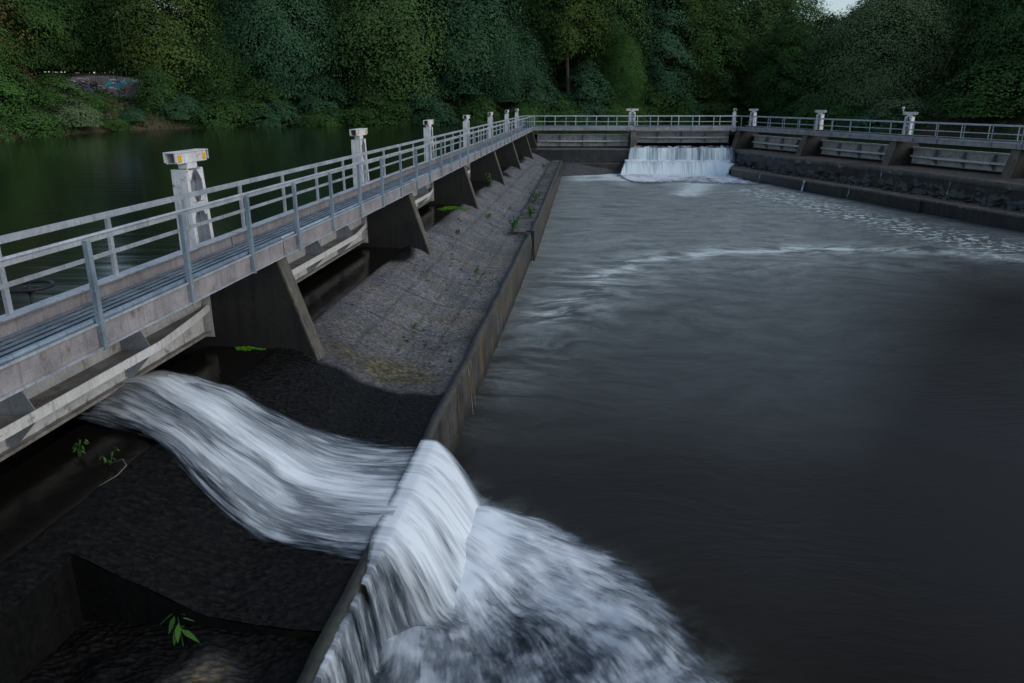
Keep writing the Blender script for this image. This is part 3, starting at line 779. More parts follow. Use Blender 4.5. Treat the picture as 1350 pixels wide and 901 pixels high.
# ------------------------------------------------------------------ sluice gates (fish-bellied plate girder)
def make_gate(L, label, lift=0.0, ribs=3):
    root = thing('sluice_gate', label, 'sluice gate', group='white steel sluice gates')
    y0, y1 = 0.24, L - 0.24
    zb, zs, zt = 2.02 + lift, 2.46 + lift, 3.06 + lift
    m = MB(); m.box(-1.53, -1.515, y0, y1, zb, zt); build(m, 'skin_plate', M['gate_paint'], root)
    m = MB(); m.box(-1.513, -1.32, y0, y1, zt - 0.015, zt); m.box(-1.333, -1.32, y0, y1, zt - 0.10, zt - 0.017); build(m, 'top_girder', M['gate_paint'], root)
    def belly(y):
        e = min(y - y0, y1 - y); return -1.38 + 0.33 * min(1.0, max(0.0, e / 2.1)) ** 0.85
    ys = [y0 + (y1 - y0) * i / 48 for i in range(49)]
    sh = MB(); vs = []; fs = []
    for y in ys: vs += [(-1.513, y, zs), (belly(y) - 0.002, y, zs), (-1.513, y, zs - 0.012), (belly(y) - 0.002, y, zs - 0.012)]
    for i in range(48):
        a = 4 * i; fs += [(a, a + 1, a + 5, a + 4), (a + 2, a + 6, a + 7, a + 3)]
    sh.add(vs, fs); build(sh, 'girder_web', M['gate_paint_grimy'], root)
    fb = MB(); vs = []; fs = []
    for y in ys:
        x = belly(y); vs += [(x, y, zs + 0.085), (x + 0.014, y, zs + 0.085), (x + 0.014, y, zs - 0.045), (x, y, zs - 0.045)]
    for i in range(48):
        a = 4 * i
        for q in range(4): fs.append((a + q, a + (q + 1) % 4, a + 4 + (q + 1) % 4, a + 4 + q))
    fs += [(3, 2, 1, 0), (192, 193, 194, 195)]
    fb.add(vs, fs); build(fb, 'girder_flange', M['flange_paint'], root)
    for i in range(1, ribs + 1):
        y = y0 + (y1 - y0) * i / (ribs + 1); b = belly(y) - 0.004
        g = MB()
        g.prism_y([(-1.513, zs + 0.004), (b, zs + 0.004), (b, zs + 0.08), (-1.30, zt - 0.02), (-1.513, zt - 0.02)], y - 0.006, y + 0.006)
        g.prism_y([(-1.513, zb + 0.03), (-1.40, zb + 0.03), (b, zs - 0.045), (b, zs - 0.016), (-1.513, zs - 0.016)], y - 0.006, y + 0.006)
        build(g, 'gusset', M['grey_plate'], root)
    bt = MB(); bt.box(-1.56, -1.37, y0, y1, zb - 0.012, zb + 0.0); bt.box(-1.383, -1.37, y0, y1, zb + 0.002, zb + 0.03); build(bt, 'bottom_flange', M['gate_paint_grimy'], root)
    for yy in (y0 - 0.05, y1 + 0.038):
        s = MB(); s.box(-1.58, -1.36, yy, yy + 0.012, zb - 0.1, zt + 0.25); build(s, 'side_guide', M['gate_paint'], root)
    return root
gl = [(LEFT, 2.4, 9.88, 'sluice gate nearest the camera, water rushing out beneath its rusty white beam', 0.05),
      (LEFT, 12.28, 9.47, 'second sluice gate under the left walkway, between the two nearest piers', 0), (LEFT, 21.75, 9.6, 'third sluice gate under the left walkway', 0),
      (LEFT, 31.35, 9.55, 'fourth sluice gate under the left walkway', 0), (LEFT, 40.9, 9.25, 'fifth sluice gate under the left walkway', 0), (LEFT, 50.15, 9.75, 'sixth sluice gate under the left walkway', 0),
      (CROSS, 0.15, 8.45, 'closed sluice gate at the left half of the far crossing', 0), (CROSS, 8.6, 8.75, 'raised sluice gate above the distant waterfall', 0.30),
      (RIGHT, 0.2, 8.7, 'sluice gate under the right walkway next to the waterfall', 0), (RIGHT, 8.9, 8.7, 'middle sluice gate under the right walkway', 0), (RIGHT, 17.6, 8.7, 'sluice gate under the right walkway closest to the right edge of the photo', 0)]
for row, s, L, lab, lift in gl:
    g = make_gate(L, lab, lift); g.location = row.pt(0, s); g.rotation_euler = (0, 0, row.rz)

# ------------------------------------------------------------------ hoist towers
def make_tower(head=True):
    root = thing('hoist_tower', '', 'hoist tower')
    H = 4.90
    for sgn in (-1, 1):
        m = MB()      # tapered leg, with front flange
        x0, x1 = -1.61, -1.32
        yb, yt = sgn * 0.32, sgn * 0.275
        def q(y, w): return sorted((y, y - sgn * w))
        a = q(yb, 0.014); b = q(yt, 0.014)
        m.add([(x0, a[0], 3.3), (x1, a[0], 3.3), (x1, a[1], 3.3), (x0, a[1], 3.3), (x0, b[0], H), (x1 - 0.05, b[0], H), (x1 - 0.05, b[1], H), (x0, b[1], H)],
              [(3, 2, 1, 0), (4, 5, 6, 7), (0, 1, 5, 4), (1, 2, 6, 5), (2, 3, 7, 6), (3, 0, 4, 7)])
        a = q(yb, 0.10); b = q(yt, 0.08)
        for dx in (0.0,):
            m.add([(x1 + 0.002, a[0], 3.3), (x1 + 0.016, a[0], 3.3), (x1 + 0.016, a[1], 3.3), (x1 + 0.002, a[1], 3.3), (x1 - 0.048, b[0], H), (x1 - 0.034, b[0], H), (x1 - 0.034, b[1], H), (x1 - 0.048, b[1], H)],
                  [(3, 2, 1, 0), (4, 5, 6, 7), (0, 1, 5, 4), (1, 2, 6, 5), (2, 3, 7, 6), (3, 0, 4, 7)])
        build(m, 'leg', M['white_paint'], root)
    # recessed grey web plates
    m = MB(); m.box(-1.50, -1.49, -0.255, 0.255, 3.3, 4.88); build(m, 'web_plate', M['grey_plate'], root)
    # corner gussets that leave the pointed openings
    m = MB()
    for zc, up in ((4.88, 1), (4.36, -1), (4.28, 1)):
        for sgn in (-1, 1):
            z2 = zc - up * 0.16
            vs = [(-1.352, sgn * 0.262, zc), (-1.352, sgn * 0.06, zc), (-1.352, sgn * 0.17, z2), (-1.352, sgn * 0.262, z2)]
            m.add(vs + [(x + 0.008, y, z) for x, y, z in vs], [(0, 1, 2, 3), (7, 6, 5, 4), (0, 4, 5, 1), (1, 5, 6, 2), (2, 6, 7, 3)])
    m.box(-1.36, -1.344, -0.262, 0.262, 4.29, 4.35)
    build(m, 'corner_plate', M['white_paint'], root)
    m = MB(); m.tube([(-1.42, -0.1, 3.3), (-1.42, -0.1, 4.9)], 0.022, 8); build(m, 'hoist_rod', M['galvanised_rail'], root, smooth=True)
    m = MB(); m.box(-1.54, -1.38, -0.16, 0.16, H + 0.0, H + 0.10); build(m, 'neck', M['white_paint'], root, bev=0.008)
    # head: open sided box beam
    hb = MB()
    y = 0.53
    hb.prism_y([(0, 0), (0.012, 0), (0.012, 0.165), (0, 0.165)], -y + 0.05, y - 0.05)
    vs = hb.v
    hb.v = [(v[0] - 1.38, v[1], v[2] + H + 0.102) for v in vs]
    hb.box(-1.55, -1.538, -y + 0.05, y - 0.05, H + 0.102, H + 0.267)
    hb.box(-1.56, -1.352, -y, y, H + 0.269, H + 0.285)
    hb.box(-1.536, -1.382, -y + 0.10, y - 0.10, H + 0.102, H + 0.114)
    for sgn in (-1, 1):
        for xx in (-1.558, -1.378):
            a, b = sorted((sgn * y, sgn * (y - 0.018)))
            hb.box(xx, xx + 0.024, a, b, H + 0.125, H + 0.268)
    build(hb, 'head_beam', M['white_paint'], root)
    for sgn in (-1, 1):
        r = MB(); r.box(-1.3675, -1.358, sgn * 0.39 - 0.05, sgn * 0.39 + 0.05, H + 0.125, H + 0.235); build(r, 'reflector', M['yellow_reflector'], root, bev=0.006)
    g = MB(); g.tube([(-1.5, -0.03, H + 0.115), (-1.5, -0.03, H + 0.27)], 0.035, 8); g.tube([(-1.5, 0.15, H + 0.16), (-1.5, -0.15, H + 0.16)], 0.03, 8)
    build(g, 'gearbox', M['galvanised_rail'], root)
    return root
tl = ['white hoist tower with two yellow reflectors nearest the camera', 'second white hoist tower along the left walkway', 'third white hoist tower along the left walkway', 'fourth white hoist tower along the left walkway',
      'fifth white hoist tower along the left walkway', 'sixth white hoist tower along the left walkway, seen almost merged with the far rails', 'white hoist tower at the far left corner of the walkways',
      'white hoist tower seen face on, left of the distant waterfall', 'white hoist tower at the right end of the far crossing', 'first white hoist tower of the right walkway, just right of the crossing end',
      'second white hoist tower on the right walkway, seen before dark trees', 'white hoist tower with a small round lamp, farthest right']
tw = make_tower()
places = [(LEFT, s) for s in (12.1, 21.6, 31.0, 40.4, 49.8, 59.2, 66.8)] + [(CROSS, 8.6), (CROSS, 17.5), (RIGHT, 0.1), (RIGHT, 8.6), (RIGHT, 17.2)]
for i, (row, s) in enumerate(places):
    o = tw if i == 0 else copy_tree(tw)
    o.location = row.pt(0, s); o.rotation_euler = (0, 0, row.rz); o['label'] = tl[i]; o['group'] = 'white hoist towers on the piers'
    if i in (8,):
        o.rotation_euler = (0, 0, row.rz + R(80)); q = row.pt(-1.45, s); c, n_ = math.cos(row.rz + R(80)), math.sin(row.rz + R(80)); o.location = (q[0] + 1.45 * c, q[1] + 1.45 * n_, 0)
    last = o
b = MB(); b.tube([(-1.40, -0.50, 5.21), (-1.40, -0.56, 5.34)], [0.02, 0.02], 8); build(b, 'lamp_stalk', M['white_paint'], last)
me = MB()
for i in range(7):
    pass
pts_ = [(-1.40, -0.58, 5.32 + 0.09 * (1 - math.cos(math.pi * i / 6))) for i in range(7)]
me.tube(pts_, [0.005] + [0.10 * math.sin(math.pi * i / 6) for i in range(1, 6)] + [0.005], 10); build(me, 'round_lamp', M['lamp_glass'], last, smooth=True)

# valve handwheel behind the left walkway
hw = thing('handwheel', 'black valve handwheel on a stem behind the left walkway', 'handwheel', LEFT.pt(-1.42, 8.06))
m = MB()
ring = [(0.26 * math.cos(2 * math.pi * i / 28), 0.26 * math.sin(2 * math.pi * i / 28), 3.87) for i in range(29)]
m.tube(ring, 0.022, 8, cap=False); build(m, 'rim', M['black_iron'], hw, smooth=True)
for i in range(4):
    a = math.pi / 2 * i + 0.5
    m = MB(); m.tube([(0, 0, 3.83), (0.12 * math.cos(a), 0.12 * math.sin(a), 3.84), (0.26 * math.cos(a), 0.26 * math.sin(a), 3.87)], [0.02, 0.014, 0.013], 6)
    build(m, 'spoke', M['black_iron'], hw, smooth=True)
m = MB(); m.tube([(0, 0, 3.08), (0, 0, 3.88)], 0.02, 10); m.tube([(0, 0, 3.56), (0, 0, 3.66)], 0.045, 10); m.tube([(0, 0, 3.79), (0, 0, 3.87)], 0.05, 10)
build(m, 'stem', M['black_iron'], hw, smooth=True)

# ------------------------------------------------------------------ white water
def white_mat(name, su, sv, seed=0.0, shade=(0.10, 0.125, 0.155), w=(0.45, 0.33, 0.22), bmp=0.10, hi=(0.80, 0.85, 0.90), rough=0.55):
    """foam carried by the flow: long strands along the uv direction v; the cover attribute says how much of it is foam"""
    k = Mat(name)
    def nz(fu, fv, dist, det, o):
        uv = k.coord('uv', (su * fu, sv * fv, 1))
        ad = k.t.nodes.new('ShaderNodeVectorMath'); ad.operation = 'ADD'; ad.inputs[1].default_value = (seed + o, seed * 1.7 - o, seed); k.link(uv, ad.inputs[0])
        return k.noise(ad.outputs[0], 1.0, det, rough, dist)
    a = nz(1, 1, 0.5, 5, 0); b_ = nz(3.2, 1.5, 0.3, 5, 3.3); c_ = nz(9.5, 2.2, 0.15, 4, 7.7)
    n = k.math('ADD', k.math('ADD', k.math('MULTIPLY', a, w[0]), k.math('MULTIPLY', b_, w[1])), k.math('MULTIPLY', c_, w[2]))
    d = k.attr('cover')
    val = k.math('ADD', n, k.math('MULTIPLY', k.math('SUBTRACT', d, 0.6), 0.42))
    al = k.math('MULTIPLY', k.ramp(val, [(0.34, 0.0), (0.50, 1.0)]), k.ramp(d, [(0.0, 0.0), (0.28, 1.0)]))
    st = k.ramp(val, [(0.40, 0.0), (0.52, 0.45), (0.66, 1.0)])
    col = k.mix(st, shade, hi)
    k.set(color=col, rough=0.5, alpha=al, normal=k.bump(n, bmp, 0.05), spec=0.3)
    M[name] = k.m
white_mat('rushing_water', 0.55, 0.17, 0.0)
white_mat('falling_water', 0.42, 0.13, 3.0, w=(0.50, 0.34, 0.16), bmp=0.05)
white_mat('boiling_foam', 0.62, 0.30, 7.0, w=(0.50, 0.32, 0.18))
white_mat('far_fall_water', 0.50, 0.10, 11.0, shade=(0.16, 0.21, 0.24), w=(0.35, 0.38, 0.27), hi=(0.74, 0.84, 0.88))
def patch(name, fn, nu, nv, mat, parent):
    """fn(u,v) arrays -> X,Y,Z,density,U,V in local coords"""
    u, v = np.meshgrid(np.linspace(0, 1, nu), np.linspace(0, 1, nv))
    X, Y, Z, D, UU, VV = fn(u, v)
    i = (np.arange(nv - 1)[:, None] * nu + np.arange(nu - 1)[None]).ravel()
    return obj(name, mesh_np(name, np.stack([X.ravel(), Y.ravel(), Z.ravel()], 1), np.stack([i, i + 1, i + nu + 1, i + nu], 1), [mat], smooth=True,
               uv=np.stack([UU.ravel(), VV.ravel()], 1), attrs={'cover': np.clip(D, 0, 1).ravel()}), parent)
NW = thing('waterfall', 'white silky water rushing over the apron and off the wall in the foreground', 'waterfall', LEFT.pt(0, 0), LEFT.rz)
# edges of the run on the apron, local x -> local y
ex = [-1.7, -1.15, -0.05, 0.5, 1.03, 1.55, 2.1, 2.89]
e_far = [10.75, 10.55, 10.02, 9.88, 9.97, 10.10, 10.15, 10.13]
e_near = [8.6, 8.45, 8.15, 7.72, 7.40, 7.22, 7.10, 7.00]
_sx = np.linspace(-4, 3, 400); _k = np.exp(-np.linspace(-2, 2, 41) ** 2); _k /= _k.sum()
_sz = np.convolve(np.pad(np.where(_sx < -0.1, 1.83, np.interp(_sx, NX, NZ)), 20, mode='edge'), _k, 'valid')
def run_fn(layer):
    def fn(u, v):
        x = -1.75 + 4.66 * v
        def sm(e): return sum(np.interp(x + o, ex, e) for o in (-0.5, -0.25, 0, 0.25, 0.5)) / 5
        yn = sm(e_near) - 0.14 + 0.04 * np.sin(9 * v + layer * 2); yf = sm(e_far) + 0.14 + 0.04 * np.sin(13 * v + layer)
        w = 0.5 + (u - 0.5) * (1.0)
        y = yn + (yf - yn) * w
        base = np.interp(x, _sx, _sz) + 0.02 * np.exp(-((x - 0.05) / 0.35) ** 2) + 0.004
        hump = 0.24 * np.exp(-((v - 0.16) / 0.16) ** 2) + 0.10 * np.exp(-((v - 0.48) / 0.2) ** 2)
        prof = np.sin(np.pi * np.clip(u, 0, 1)) ** 1.5
        streak = 0.045 * vnoise(u * 5, v * 1.6, 1.5, 101) + 0.012 * vnoise(u * 16, v * 5, 1.6, 111)
        ridge = 0.07 * np.exp(-((u - 0.60 + 0.12 * v) / 0.09) ** 2) * np.exp(-((v - 0.42) / 0.26) ** 2) - 0.05 * np.exp(-((u - 0.42 + 0.1 * v) / 0.12) ** 2) * np.exp(-((v - 0.42) / 0.2) ** 2)
        jet = 0.03 * np.exp(-((u - 0.30) / 0.10) ** 2) * np.exp(-((v - 0.13) / 0.12) ** 2) + 0.03 * np.exp(-((u - 0.75) / 0.12) ** 2) * np.exp(-((v - 0.2) / 0.16) ** 2)
        z = base + 0.012 + ((hump + 0.05) * (1 - 0.65 * v) + streak * 0.7 + ridge * 0.8 + jet) * prof + 0.010 * layer
        z = np.maximum(z, base + 0.008 + 0.010 * layer)
        edge = np.clip(u / 0.20, 0, 1) * np.clip((1 - u) / 0.16, 0, 1)
        edge = edge ** 0.8 * (1 + 0.30 * vnoise(u * 2, v * 14, 1.3, 120) * (1 - edge))
        d = (0.58 + 0.16 * v + 0.30 * np.exp(-((u - 0.62 + 0.15 * v) / 0.13) ** 2) - 0.20 * np.exp(-((u - 0.42 + 0.1 * v) / 0.10) ** 2) * (1 - v) + 0.13 * vnoise(u * 4, v * 2.2, 1.3, 130)) * edge
        d *= np.clip((v + 0.02) / 0.10, 0.0, 1)
        return x, y, z, d - 0.12 * layer, u * 20 + 1.2 * np.sin(v * 3) + layer * 5, v * 26
    return fn
patch('apron_flow', run_fn(0), 120, 200, M['rushing_water'], NW)
patch('apron_flow', run_fn(1), 120, 200, M['rushing_water'], NW)
# sheet over the wall: y from near thin curtain to the main body
def fall_fn(layer):
    def fn(u, v):
        v = v * 1.5
        y0 = 4.0 + 6.25 * u
        main = np.clip((y0 - 6.7) / 0.9, 0, 1); main = main * main * (3 - 2 * main)
        reach = (0.10 + 0.72 * main * np.sin(np.pi * np.clip((y0 - 6.3) / 5.6, 0, 1)) ** 0.6) * (1 + 0.05 * layer)
        x = 2.895 - 0.12 * main * (1 - np.clip(v / 0.05, 0, 1)) ** 1.5 + 0.05 * np.clip(v / 0.05, 0, 1) + reach * v ** 0.95 + 0.05 * v
        z = 1.045 + 0.028 * main * (1 - v) - 1.05 * v ** (1.35 + 0.2 * main)
        zf = 0.13 + 0.02 * vnoise(x, y0, 3, 149) - 0.10 * np.clip(v - 1.0, 0, 1)
        z = 0.5 * (z + zf + np.sqrt((z - zf) ** 2 + 0.03 * main * np.clip(v * 2, 0, 1) + 1e-4)) + 0.02 * layer * np.sin(np.pi * np.clip(v, 0, 1))
        y = y0 - 0.25 * v * main * np.clip((10 - y0) / 1.5, 0, 1) + 0.05 * v * np.sin(y0 * 3)
        x = x + 0.03 * vnoise(u * 14, v * 0.6, 1.5, 141) * np.clip(v, 0, 1) * (0.3 + 0.7 * main)
        st = 0.5 + 0.5 * vnoise(y0 * 7, v * 0.25, 2.0, 151)
        thin = 0.36 + 0.30 * np.clip(st, 0, 1)
        d = main * (0.98 - 0.34 * np.clip(v, 0, 1) * np.exp(-((y0 - 7.3) / 0.7) ** 2) - 0.10 * v + 0.06 * vnoise(y0 * 2, v, 1.3, 152)) + (1 - main) * thin
        d *= np.clip((1 - u) / (0.02 + 0.08 * v), 0, 1) * np.clip(u / 0.1, 0, 1)
        d *= np.clip((1.5 - v) / (0.50 + 0.12 * vnoise(y0 * 2, v, 1.5, 153)), 0, 1) ** 0.7
        d *= np.clip(0.5 + v / 0.02, 0, 1)
        return x, y, z, d - 0.08 * layer, y0 * 7.0 + layer * 3, v * 7
    return fn
patch('falling_sheet', fall_fn(0), 260, 90, M['falling_water'], NW)
patch('falling_sheet', fall_fn(1), 260, 90, M['falling_water'], NW)
# boiling plume: fan from the foot of the fall; far edge curves out, near edge hugs the wall
def plume_fn(layer):
    # far edge in local coordinates, computed from world points on the water
    far = [(2.95, 10.35), (3.65, 10.22), (4.45, 9.98), (5.10, 9.72), (5.80, 9.05), (6.50, 8.15), (7.05, 7.1), (7.5, 5.9), (7.9, 4.5)]
    near_ = [(2.93, 6.6), (2.95, 6.2), (2.97, 5.8), (3.0, 5.3), (3.0, 4.8), (3.0, 4.3), (3.0, 3.8), (3.05, 3.3), (3.1, 2.8)]
    t = np.linspace(0, 1, 9)
    def fn(u, v):
        def sm(e, i): return sum(np.interp(np.clip(v + o, 0, 1), t, [q[i] for q in e]) for o in (-0.08, -0.04, 0, 0.04, 0.08)) / 5
        fx_, fy_, nx_, ny_ = sm(far, 0), sm(far, 1), sm(near_, 0), sm(near_, 1)
        w = u ** 0.9
        x = nx_ + (fx_ - nx_) * w; y = ny_ + (fy_ - ny_) * w
        bow = np.sin(np.pi * u)
        x = x + 0.25 * bow * v; y = y + 0.15 * bow * (1 - v)
        x = x + 0.10 * u ** 4 * vnoise(v * 10, u, 1.5, 158); y = y + 0.08 * u ** 4 * vnoise(v * 10, u, 1.6, 159)
        edge = np.clip((1 - u) / 0.16, 0, 1) ** 0.8
        foot = np.exp(-((x - 3.7) / 0.45) ** 2) * np.exp(-((y - 8.6) / 1.3) ** 2)
        z = 0.02 + edge * (0.09 + 0.07 * vnoise(x, y, 1.7, 161) + 0.045 * vnoise(x, y, 4.2, 163) + 0.014 * vnoise(x, y, 11, 165)) + 0.02 * layer + 0.16 * foot * edge
        z = z + 0.11 * np.exp(-((u - 0.80) / 0.09) ** 2) * np.clip(v * 2, 0, 1)
        z = np.maximum(z, 0.012 + 0.008 * layer)
        core = 0.70 - 0.26 * v + 0.30 * np.exp(-((u - 0.76 + 0.05 * v) / 0.14) ** 2) + 0.13 * vnoise(x, y, 1.5, 172) + 0.4 * foot
        core -= 0.16 * np.exp(-((u - 0.45) / 0.20) ** 2) * np.clip((v - 0.30) * 2, 0, 1)
        core += 0.18 * np.exp(-((u - 0.15) / 0.12) ** 2)
        d = core * np.clip((1 - u) / (0.06 + 0.08 * v), 0, 1) ** 0.8
        rad = np.hypot(x - 2.6, y - 9.6)
        ang = np.arctan2(9.9 - y, x - 2.4)
        d = d * np.clip(u / (0.10 + 0.10 * np.clip((7.6 - y) / 1.2, 0, 1) * (1 + 0.5 * vnoise(x, y, 3.0, 178))), 0, 1) * np.clip(0.1 + v / 0.06, 0, 1)
        d = d + 0.22 * np.exp(-((x - 3.9) / 0.5) ** 2) * np.exp(-((y - 8.7) / 1.3) ** 2)
        return x, y, z, d - 0.12 * layer, ang * 11 + 0.5 * vnoise(x, y, 1.4, 175) + 4 * layer, rad * 4.2 + 0.5 * vnoise(x, y, 1.8, 176)
    return fn
patch('foam_plume', plume_fn(0), 240, 240, M['boiling_foam'], NW)
patch('foam_plume', plume_fn(1), 240, 240, M['boiling_foam'], NW)

# far waterfall in two steps
FW = thing('waterfall', 'distant two-step white waterfall under the raised gate', 'waterfall')
def crest_fn(u, v):
    x = 10.15 + 8.75 * u; y = 67.7 - 1.95 * v
    z = 1.97 + 0.07 * (1 - v) + 0.13 * np.abs(vnoise(x * 1.0, y, 3.2, 181)) * np.sin(np.pi * np.clip(v * 0.98, 0, 1)) + 0.05 * vnoise(x, y, 9, 182)
    d = 0.35 + 0.25 * v + 0.2 * vnoise(x, y, 3.0, 183)
    return x, y, z, d, x * 3, v * 5
patch('crest_water', crest_fn, 220, 40, M['boiling_foam'], FW)
def up_fn(layer):
    def fn(u, v):
        x0, x1 = 10.0 - 0.25 * v, 18.85 + 0.6 * v
        x = x0 + (x1 - x0) * u
        y = 65.74 - 0.50 * v ** 0.7 - 0.05 * layer
        z = 2.02 - 1.12 * v ** 1.6 + 0.0 * u
        d = 0.72 + 0.20 * vnoise(x, x * 0.3, 3.2, 191) + 0.06 * v
        d *= np.clip(u / 0.015, 0, 1) * np.clip((1 - u) / 0.08, 0.25, 1)
        return x, y + 0.02 * vnoise(x, v, 6, 192), z, d, x * 7 + layer * 4, v * 3
    return fn
patch('upper_fall', up_fn(0), 200, 20, M['far_fall_water'], FW)
patch('upper_fall', up_fn(1), 200, 20, M['far_fall_water'], FW)
def mid_fn(u, v):
    x = 9.35 + (8.9 + 0.2 * (1 - v)) * u; y = 65.35 - 1.45 * v
    z = 0.96 + 0.16 * (1 - v) * (0.7 + 0.3 * vnoise(x, y, 3, 201)) + 0.03 * vnoise(x, y, 6, 202)
    return x, y, z, 0.95 * np.clip(u / 0.03, 0, 1) + 0 * v, x * 3, v * 4
patch('ledge_foam', mid_fn, 200, 20, M['boiling_foam'], FW)
def low_fn(layer):
    def fn(u, v):
        x = 9.3 - 0.45 * v + (9.0 - 0.35 * v) * u
        bow = 0.4 * np.clip((0.9 - u) / 0.9, 0, 1)
        y = 63.95 - (0.55 + bow) * v ** 0.75 - 0.06 * layer - 1.6 * np.clip((u - 0.80) / 0.20, 0, 1) ** 2.2
        z = 0.99 - 1.0 * v ** 1.5 + 0.03 * vnoise(x, v, 3, 211)
        d = 0.78 + 0.12 * vnoise(x, x * 0.4, 3.6, 212) + 0.25 * v
        d *= np.clip(u / 0.02, 0, 1) * np.clip((1 - u) / 0.03, 0.2, 1)
        return x, y, z, d, x * 5.5 + layer * 4, v * 3
    return fn
patch('lower_fall', low_fn(0), 200, 20, M['far_fall_water'], FW)
patch('lower_fall', low_fn(1), 200, 20, M['far_fall_water'], FW)
def pool_fn(u, v):
    x = 8.6 + 9.6 * u; y = 63.3 - 1.6 * u ** 3 - (7.2 + 1.8 * vnoise(u * 5, u, 2.0, 221)) * v
    z = 0.03 + 0.10 * (1 - v) * (0.6 + 0.4 * vnoise(x, y, 2.4, 222))
    d = 1.15 - 0.80 * v + 0.25 * vnoise(x, y * 0.8, 1.2, 223)
    return x, y, z, d * np.clip((1 - v) / 0.3, 0, 1) * np.clip(u / 0.05, 0, 1) * np.clip((1 - u) / 0.04, 0, 1), x * 2.5, y * 4
patch('foam_pool', pool_fn, 160, 50, M['boiling_foam'], FW)
# trickles over the right ledges and the left wall
def trickle(x, y, dx, dy, z0, z1, w, label, group, tk=0.75):
    def fn(u, v):
        X = x + (u - 0.5) * w * (-dy) + dx * 0.18 * v; Y = y + (u - 0.5) * w * dx + dy * 0.18 * v
        return X, Y, z0 - (z0 - z1) * v ** 1.3, tk * np.sin(np.pi * u) ** 0.8 * (0.8 + 0.2 * np.sin(v * 9 + x * 7)), u * 3 + x * 7, v * 4
    o = patch('trickle', fn, 6, 10, M['far_fall_water'], None)
    tag(o, label, 'trickle', group)
TR = [((23.05, 47.6), -0.96, -0.25, 1.95, 0.76, 0.10, 'bright thin trickle of water falling down the middle of the upper right ledge'),
      ((21.35, 53.1), -0.96, -0.25, 1.55, 0.76, 0.20, 'faint wide trickle on the upper right ledge left of the bright one'),
      ((24.3, 42.2), -0.96, -0.25, 1.6, 0.76, 0.08, 'short trickle on the upper right ledge nearest the right edge'),
      ((18.55, 57.0), -0.96, -0.25, 0.76, 0.0, 0.12, 'left trickle on the lower right ledge near the waterfall'),
      ((19.85, 51.7), -0.96, -0.25, 0.76, 0.0, 0.35, 'broad trickle on the lower right ledge below the faint one'),
      ((21.1, 47.4), -0.96, -0.25, 0.76, 0.0, 0.10, 'thin trickle on the lower right ledge just past the step')]
for (q, dx, dy, z0, z1, w, lab) in TR: trickle(q[0], q[1], dx, dy, z0, z1, w, lab, 'trickles on the right ledges')
for s, w, lab in ((13.6, 0.10, 'thin white trickle down the left wall beside the yellow algae'), (13.95, 0.06, 'thinner trickle just beyond the one by the yellow algae'), (17.9, 0.07, 'trickle down the left wall opposite the second pier'),
                  (28.35, 0.22, 'small spout pouring from the step in the left wall')):
    q = LEFT.pt(2.93, s); trickle(q[0], q[1], math.cos(AZ) * 0.5, -math.sin(AZ) * 0.5, 1.03, 0.0, w, lab, 'trickles down the left wall')
# ------------------------------------------------------------------ plants
def leaf_mat(name, a, b, trans=0.0):
    k = Mat(name)
    t = k.attr('tone')
    c = k.mix(t, a, b)
    k.set(color=c, rough=0.85, spec=0.12)
    if trans:
        tr = k.t.nodes.new('ShaderNodeBsdfTranslucent'); k.link(c, tr.inputs[0])
        mx = k.t.nodes.new('ShaderNodeMixShader'); mx.inputs[0].default_value = trans
        k.link(k.b.outputs[0], mx.inputs[1]); k.link(tr.outputs[0], mx.inputs[2]); k.link(mx.outputs[0], k.out.inputs[0])
    M[name] = k.m
leaf_mat('leaf_dark', (0.0252, 0.0616, 0.0196), (0.0644, 0.1372, 0.0336))
leaf_mat('leaf_blue', (0.0252, 0.07, 0.0364), (0.0644, 0.14, 0.0644))
leaf_mat('leaf_olive', (0.034, 0.078, 0.023), (0.088, 0.148, 0.046))
leaf_mat('leaf_fresh', (0.0336, 0.084, 0.0196), (0.0784, 0.1708, 0.0392))
leaf_mat('leaf_willow', (0.07, 0.119, 0.0504), (0.168, 0.231, 0.105))
leaf_mat('leaf_rusty', (0.0448, 0.0644, 0.0196), (0.133, 0.105, 0.0308))
leaf_mat('leaf_yellowed', (0.031, 0.074, 0.020), (0.105, 0.145, 0.034))
leaf_mat('weed_green', (0.035, 0.10, 0.02), (0.08, 0.19, 0.035), 0.15)
k = Mat('bark'); n = k.noise(k.coord('pos', (4, 4, 0.8)), 3, 6, 0.7)
k.set(color=k.mix(n, (0.035, 0.028, 0.022), (0.11, 0.09, 0.07)), rough=0.9, normal=k.bump(n, 0.6, 0.05)); M['bark'] = k.m
k = Mat('pale_bark'); n = k.noise(k.coord('pos', (4, 4, 0.8)), 3, 6, 0.7)
k.set(color=k.mix(n, (0.10, 0.085, 0.07), (0.26, 0.23, 0.19)), rough=0.9); M['pale_bark'] = k.m

